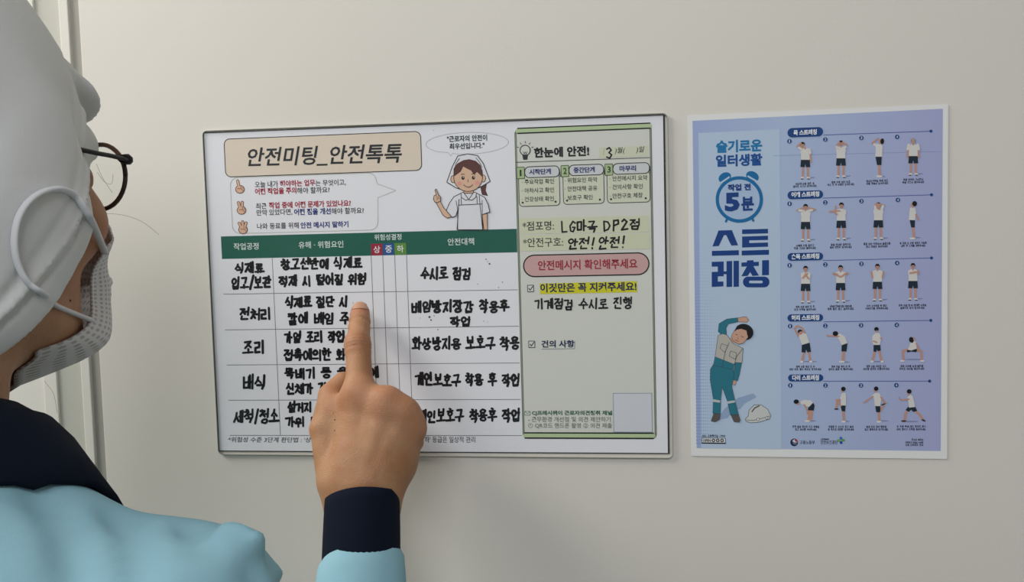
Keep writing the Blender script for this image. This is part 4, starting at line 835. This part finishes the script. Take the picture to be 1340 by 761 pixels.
# cap: head offset, cut along a sloping edge, with folds
def capsd(p0):
    p = inv(p0); base = sd_head(p)
    dome = ellips(p, (-.004, -.020, .046), (.078, .102, .092))
    dome = smin(dome, ellips(p, (-.016, -.035, .110), (.056, .070, .070)), .05)
    ear = smin(ellips(p, (.066, -.006, -.012), (.020, .034, .046)), ellips(p, (-.066, -.006, -.012), (.020, .034, .046)), .01)
    low = ellips(p, (0, -.035, -.055), (.070, .075, .085))
    sh = smin(base - .0055, dome, .012); sh = smin(sh, ear, .03); sh = smin(sh, low, .04)
    f = wob([p[0] * 1.0, p[1] * .6, p[2] * 1.6], 62, 11) * (.0016 + .0016 * (p[2] < .0)) + wob([p[0], p[1] * 1.4, p[2] * .5], 120, 5) * .0008
    ye = -smin(-(p[1] * 1.0 + 0 * p[0]), -(-.02 + 0 * p[0]), .02); ln = p[2] + .064 - np.where(p[1] < 0, 1.05, 1.37) * smin(p[1] + 0 * p[0], .064 + 0 * p[0], .02)
    f = f + .0022 * np.exp(-((ln - .034) / .0035) ** 2) - .0022 * np.exp(-((ln - .028) / .003) ** 2) - .0015 * np.exp(-((ln - .055 - p[2] * .2) / .004) ** 2)
    sh = sh - f
    # visor: small soft peak over the forehead
    vis = ellips(p, (-.004, .082, .070), (.050, .034, .0085), np.array(Euler((math.radians(-36), 0, 0)).to_matrix()))
    cut = -ln * .72
    inner = -(base - .0022)
    return smax(smin(smax(sh, cut, .003), smax(vis, -(base - .003), .001), .008), inner, .001)
Vc, Fc = nets(capsd, HEAD + [-.14, -.19, -.17], HEAD + [.14, .19, .25], .0024)
cap = fastmesh('cap', Vc, Fc, CAPM, ME)

# mask: a pleated shell around the lower face
V, F = [], []; nu, nv = 61, 37; rays = []
for j in range(nv):
    for i in range(nu):
        u = i / (nu - 1) * 2 - 1; v = j / (nv - 1); a = abs(u)
        th = u * math.radians(47 - 17 * math.sin(math.pi * min(1, v * 1.04)) ** .8 + 30 * v ** 4.5)
        zt = -.008 - .026 * a ** 1.4; zb_ = -.124 + .028 * a ** 2
        z = zt + (zb_ - zt) * v
        lo_, hi_ = .01, .2; c0 = np.array([0, .015 if v < .8 else .015 - .0 * v, z]); dr = np.array([math.sin(th), math.cos(th), 0])
        for _ in range(26):
            mid = (lo_ + hi_) / 2; q = c0 + dr * mid
            if sd_head([q[0], q[1], q[2]]) < 0: lo_ = mid
            else: hi_ = mid
        rays.append(lo_)
        puff = (.025 * math.sin(math.pi * min(1, v * .98 + .05)) ** .8) * (1 - a ** 5) + .003
        el = 1 / math.sqrt((math.sin(th) / (.088 - .046 * max(0, v - .5))) ** 2 + (math.cos(th) / (.102 - .078 * max(0, v - .45))) ** 2)
        r = max(lo_ + .0025 + .004 * max(0, v - .7), min(lo_ + puff, 9)) ; r = max(r, el * (1 - a ** 3 * .25) * (1 - .9 * max(0, v - .88)) if v < .97 else r)
        r += .0012 * (abs((v * 5) % 1 - .5) * 2 - .5) * (1 - a)
        V.append((c0, dr, r))
rg = np.array([v[2] for v in V]).reshape(nv, nu); r0g = rg.copy()
for _ in range(12):
    q = np.pad(rg, 1, mode='edge'); rg = (q[:-2, 1:-1] + q[2:, 1:-1] + q[1:-1, :-2] + q[1:-1, 2:] + 2 * q[1:-1, 1:-1]) / 6
rg = np.maximum(rg, np.minimum(r0g, rg + .002)); rg = np.maximum(rg, np.array(rays).reshape(nv, nu) + .0015); V = [h2w(v[0] + v[1] * r_) for v, r_ in zip(V, rg.ravel())]
for j in range(nv - 1):
    for i in range(nu - 1): a_ = j * nu + i; F.append((a_, a_ + 1, a_ + nu + 1, a_ + nu))
mk = mesh('face_mask', V, F, MASKM, ME, True)
uv = mk.data.uv_layers.new(name='UVMap')
for lp in mk.data.loops:
    i, j = lp.vertex_index % nu, lp.vertex_index // nu; uv.data[lp.index].uv = (i * .60, j * .72)
mk.modifiers.new('s', 'SOLIDIFY').thickness = .0014
def mv(i, j): return np.array(V[j * nu + i])
# ear loops: from the mask's side corners round the ear, over the cap
def onto(px, py, off=.002):
    d = ray(px, py); d = d / np.linalg.norm(d); t = .2
    for _ in range(90):
        q = CAM + d * t; s_ = min(float(capsd([q[0], q[1], q[2]])), float(sd_body([q[0], q[1], q[2]])))
        t += s_ * .7
        if s_ < .0004: break
    else: return None
    return CAM + d * (t - off)
UP = mv(nu - 1, 1); LOW = min((mv(nu - 1, j) for j in range(nv)), key=lambda q: abs(proj(q)[1] - 419))
def march_body(px, py):
    d = ray(px, py); d = d / np.linalg.norm(d); t = .2
    for _ in range(120):
        q = CAM + d * t; q3 = [q[0], q[1], q[2]]; s_ = min(float(sd_body(q3)), float(sd_hand(q3))); t += s_ * .6
        if abs(s_) < .0002: break
    return CAM + d * t
lp_ = [UP] + [onto(x, y, .003) for x, y in ((120, 290), (110, 272), (97, 255), (78, 247), (58, 250), (40, 261), (27, 278), (20, 300), (19, 325), (25, 350), (37, 370))] + [onto(x, y, .003) for x, y in ((56, 384), (74, 400))] + [LOW]
lp_ = spline([q for q in lp_ if q is not None], 6)
tube('ear_loop', lp_, .0026, LOOP, mk, 10, 0.6)
mir = []
for q in lp_:
    l = HR_.T @ (q - HEAD); l[0] = -l[0]; mir.append(h2w(l))
tube('ear_loop', mir, .0021, LOOP, mk, 10, 0.75)

# stray hairs and small moles
HAIR = mat('dark_hair', '4A3E38', .4, .4); MOLE = mat('mole_brown', '7A5240', .6, .2)
hy_ = h2w((.06, .07, .0))[1]
for pts in (((126, 214, 0), (134, 232, .004), (147, 252, .01)), ((127, 225, 0), (137, 238, .004), (146, 240, .006), (148, 228, .008)), ((133, 279, 0), (160, 281, .01), (186, 290, .02), (208, 307, .03)), ((58, 498, 0), (70, 515, .006), (75, 540, .008))):
    tube('hair_strand', spline([P(x, y, hy_ + dd) for x, y, dd in pts], 6), .00009, HAIR, ME, 4)
for mx, my, mr in ((92, 393, .0008), (438, 549, .0007), (438, 563, .0006), (436, 540, .0004)):
    c_ = march_body(mx, my); V_, F_ = [], []
    for i in range(5):
        for k in range(8):
            a_, b_ = math.pi * i / 4, 2 * math.pi * k / 8; V_.append(c_ + np.array([math.sin(a_) * math.cos(b_) * mr, math.sin(a_) * math.sin(b_) * mr * .5, math.cos(a_) * mr]))
    for i in range(4):
        for k in range(8): F_.append((i * 8 + k, i * 8 + (k + 1) % 8, (i + 1) * 8 + (k + 1) % 8, (i + 1) * 8 + k))
    mesh('mole', V_, F_, MOLE, ME, True)

# glasses
GF = mat('glasses_frame', '2A201C', .25, .5, var=.0, scale=60, col2='5A3A28'); GT = mat('temple_black', '0C0D10', .6, .2)
GL = bpy.data.materials.new('lens'); GL.use_nodes = True; nt = GL.node_tree; nt.nodes.clear()
o_ = nt.nodes.new('ShaderNodeOutputMaterial'); t_ = nt.nodes.new('ShaderNodeBsdfTransparent'); g_ = nt.nodes.new('ShaderNodeBsdfGlossy'); x_ = nt.nodes.new('ShaderNodeMixShader')
t_.inputs[0].default_value = (.97, .98, .97, 1); g_.inputs['Roughness'].default_value = .02; x_.inputs[0].default_value = .05
nt.links.new(t_.outputs[0], x_.inputs[1]); nt.links.new(g_.outputs[0], x_.inputs[2]); nt.links.new(x_.outputs[0], o_.inputs[0])
GY0 = .102
gl = None
for sx_ in (1, -1):
    cen = np.array([sx_ * .0345, GY0 - .002, .015]); rim = []
    for k in range(37):
        a_ = 2 * math.pi * k / 36; rim.append(h2w(cen + np.array([math.cos(a_) * .0215, -.10 * abs(.0 + math.cos(a_) * .024) * (1 if math.cos(a_) * sx_ > 0 else 0), math.sin(a_) * .0215])))
    o = tube('rim', rim, .0016, GF, ME, 8)
    if gl is None:
        gl = o; gl.name = 'glasses'
    else: o.parent = gl; o.matrix_parent_inverse = gl.matrix_world.inverted()
    c_ = sum(rim[:-1]) / 36; mesh('lens', rim[:-1] + [c_], [(k, (k + 1) % 36, 36) for k in range(36)], GL, gl, True)
    hg = cen + np.array([sx_ * .0212, -.002, .010])
    bl = h2w(hg)
    tube('hinge', [h2w(hg + np.array([0, .003, .0005])), h2w(hg + np.array([sx_ * .003, -.002, .0005])), h2w(hg + np.array([sx_ * .0048, -.010, 0]))], [.0034, .0036, .0026], GT, gl, 8)
    tube('temple', spline([h2w(hg + np.array([sx_ * .0048, -.006, 0])), h2w(np.array([sx_ * .072, .055, .024])), h2w(np.array([sx_ * .0795, .008, .022])), h2w(np.array([sx_ * .080, -.02, .005]))], 6), .0024, GT, gl, 8, .6)
tube('bridge', [h2w((-.0115, GY0, .008)), h2w((0, GY0 + .002, .011)), h2w((.0115, GY0, .008))], .0014, GF, gl, 8)

# uniform top
CUFT = P(474, 650, -.096); CUFB = WR + (ELB - WR) * .30
SLV = WR + (ELB - WR) * .235
def shirt0(p):
    d = cone(p, NECK + [-.125, .0, -.066], NECK + [.125, .0, -.070], .050, .050)
    d = smin(d, cone(p, NECK + [-.02, -.012, -.012], NECK + [-.12, 0, -.062], .060, .045), .03); d = smin(d, cone(p, NECK + [.02, -.012, -.016], NECK + [.12, 0, -.072], .060, .045), .03)
    d = smin(d, ellips(p, NECK + [0, .01, -.19], (.168, .112, .19)), .06)
    d = smin(d, ellips(p, PEL + [0, .01, .16], (.142, .105, .24)), .08)
    d = smin(d, ellips(p, PEL + [0, 0, .02], (.172, .122, .11)), .06)
    d = smin(d, cone(p, SHR + [0, 0, -.002], ELB, .060, .052), .018); d = smin(d, cone(p, P(300, 716, SHR[1] - .01), P(352, 716, SHR[1] - .01), .014, .0085), .018)
    fs = cone(p, ELB, SLV, .047, .0345); ax_ = (SLV - ELB) / np.linalg.norm(SLV - ELB)
    d = smin(d, fs, .02)
    d = smin(d, cone(p, SHL, SHL + [-.04, -.02, -.29], .060, .050), .025)
    d = smin(d, cone(p, SHL + [-.04, -.02, -.29], SHL + [-.03, .05, -.48], .048, .038), .02)
    # drapery
    d = d + wob([p[0] * 1.2, p[1], p[2] * .7], 34, 21) * .0042 + wob([p[0], p[1], p[2]], 75, 8) * .0016
    e = (p[0] - SLV[0]) * ax_[0] + (p[1] - SLV[1]) * ax_[1] + (p[2] - SLV[2]) * ax_[2] + .022
    near = cone(p, WR, SLV, .08, .08)
    d = np.where(near < .0, np.maximum(d, e - .001), d)
    d = np.maximum(d, (PEL[2] - .10) - p[2])
    return d
def march(f, px, py):
    d = ray(px, py); d = d / np.linalg.norm(d); t = .15
    for _ in range(120):
        q = CAM + d * t; s_ = float(f([q[0], q[1], q[2]])); t += s_ * .6
        if abs(s_) < .0003 or t > 1.2: break
    return CAM + d * t
FOLDS = [([(366, 706), (352, 722), (344, 745), (341, 790)], .0085, .006), ([(372, 712), (366, 735), (372, 775)], .0065, .006), ([(250, 684), (262, 700), (290, 716)], .0075, .012),
         ([(300, 700), (318, 716), (330, 740)], .0065, .012), ([(160, 672), (176, 700), (180, 745)], .0065, .016), ([(60, 650), (90, 690), (100, 750)], .0060, .016)]
FP = [([march(shirt0, *q) for q in pts], r_, k_) for pts, r_, k_ in FOLDS]
def shirtsd(p):
    d = shirt0(p)
    for pts, r_, k_ in FP:
        g = None
        for a_, b_ in zip(pts[:-1], pts[1:]): c_ = cone(p, a_, b_, r_, r_ * .8); g = c_ if g is None else np.minimum(g, c_)
        d = smax(d, -g, k_)
    return d
Vs, Fs = nets(shirtsd, np.array([PEL[0] - .32, PEL[1] - .20, PEL[2] - .14]), np.array([ELB[0] + .12, -.05, NECK[2] + .09]), .0048)
shirt = fastmesh('uniform_top', Vs, Fs, SHIRT, ME); md = shirt.modifiers.new('sm', 'SMOOTH'); md.factor = .5; md.iterations = 1
ax_ = (SLV - ELB) / np.linalg.norm(SLV - ELB)
def loftring(c, a, rx, ry, n=40, tilt=0, wv=0):
    a = a / np.linalg.norm(a); u = np.cross(a, [0, 1, 0]); u = -u / np.linalg.norm(u); w_ = np.cross(a, u)
    return [c + u * math.cos(t) * rx + w_ * math.sin(t) * ry + a * (tilt * math.cos(t) + wv * math.sin(3 * t)) for t in [2 * math.pi * k / n for k in range(n)]]
def loft(name, rings, mt, parent, thick=.0015):
    n = len(rings[0]); V = [v for r in rings for v in r]
    F = [(i * n + k, i * n + (k + 1) % n, (i + 1) * n + (k + 1) % n, (i + 1) * n + k) for i in range(len(rings) - 1) for k in range(n)]
    o = mesh(name, V, F, mt, parent, True); s = o.modifiers.new('s', 'SOLIDIFY'); s.thickness = thick; s.offset = 0; return o
ca = CUFT - CUFB
loft('cuff', [loftring(CUFB + ca * t, ca + np.array([-.008, .014, 0]), rx, ry, 48, tl, .0006) for t, rx, ry, tl in ((-.2, .0320, .029, 0), (0, .0318, .029, 0), (.3, .0315, .0285, .0), (.6, .0312, .028, .0), (.9, .0308, .027, .0), (1.0, .0306, .027, .0), (1.005, .0296, .026, .0), (.9, .0290, .0255, .0))], NAVY, shirt)
loft('sleeve_hem', [loftring(SLV + ax_ * t, ax_ + np.array([-.16, .38, 0]), rx, ry, 48, tl, .0012) for t, rx, ry, tl in ((-.07, .0375, .0375, 0), (-.03, .0368, .0350, 0), (-.012, .0362, .034, .001), (.003, .0350, .0325, .002), (.006, .0338, .031, .002), (.001, .0330, .030, .002))], SHIRT, shirt)
# collar
CC = NECK + np.array([0, .012, .0])
rows_ = []
nc = 72
def drop(x, y):
    z = NECK[2] + .09
    for _ in range(80):
        s_ = float(shirtsd([CC[0] + x, CC[1] + y, z]))
        if s_ < .0045: break
        z -= max(s_ * .6, .0008)
        if z < NECK[2] - .075: break
    return z
prof = [(.0, .000, -.030), (.0, .001, -.004), (.02, .003, .0015), (.10, .004, .001), (.3, .003, 0), (.5, .002, 0), (.75, 0, 0), (1.0, 0, 0), (1.0, -.002, -.0025)]
cr_ = []
for k in range(nc):
    a_ = 2 * math.pi * k / nc; dx, dy = math.cos(a_), math.sin(a_)
    r0 = .058; r1 = .095 + .021 * dy + .014 * abs(dx); zt_ = NECK[2] + .050 + .006 * -dy - .012 * max(0, dy); ze = drop(dx * r1, dy * r1)
    col_ = []
    for t, dr, dz in prof:
        r_ = r0 + (r1 - r0) * t + dr; x, y = dx * r_, dy * r_
        if t <= .1: z = zt_ + dz - .05 * t
        elif t < 1: z = max(zt_ + (ze - zt_) * t ** 1.7, drop(x, y))
        else: z = ze + dz
        col_.append((CC[0] + x, CC[1] + y, z))
    cr_.append(col_)
rows_ = [[np.array(cr_[k][i]) for k in range(nc)] for i in range(len(prof))]
loft('collar', rows_, NAVY, shirt, .0022)
# trousers and shoes
def trousersd(p):
    d = ellips(p, PEL + [0, 0, -.03], (.160, .112, .12))
    for x in (-1, 1):
        k = np.array([PEL[0] + x * .095, PEL[1] + .02, .48]); a = np.array([PEL[0] + x * .10, PEL[1] - .02, .07])
        d = smin(d, cone(p, PEL + [x * .085, 0, -.05], k, .088, .066), .03); d = smin(d, cone(p, k, a, .066, .055), .02)
    return d + wob(p, 30, 2) * .003
Vp, Fp = nets(trousersd, np.array([PEL[0] - .24, PEL[1] - .18, 0.03]), np.array([PEL[0] + .24, PEL[1] + .2, PEL[2] + .1]), .010)
fastmesh('trousers', Vp, Fp, cloth_mat('dark_trousers', '20242C'), ME)
for x in (-1, 1):
    f0 = np.array([PEL[0] + x * .10, PEL[1] - .02, .045])
    Vq, Fq = nets(lambda p: np.maximum(smin(cone(p, f0 + [0, -.02, 0], f0 + [0, .15, -.012], .046, .038), cone(p, f0, f0 + [0, 0, .05], .045, .045), .02), -p[2] + .002), f0 - [.08, .1, .06], f0 + [.08, .24, .1], .007)
    fastmesh('shoe', Vq, Fq, cloth_mat('white_shoe', 'C8C8C6'), ME)
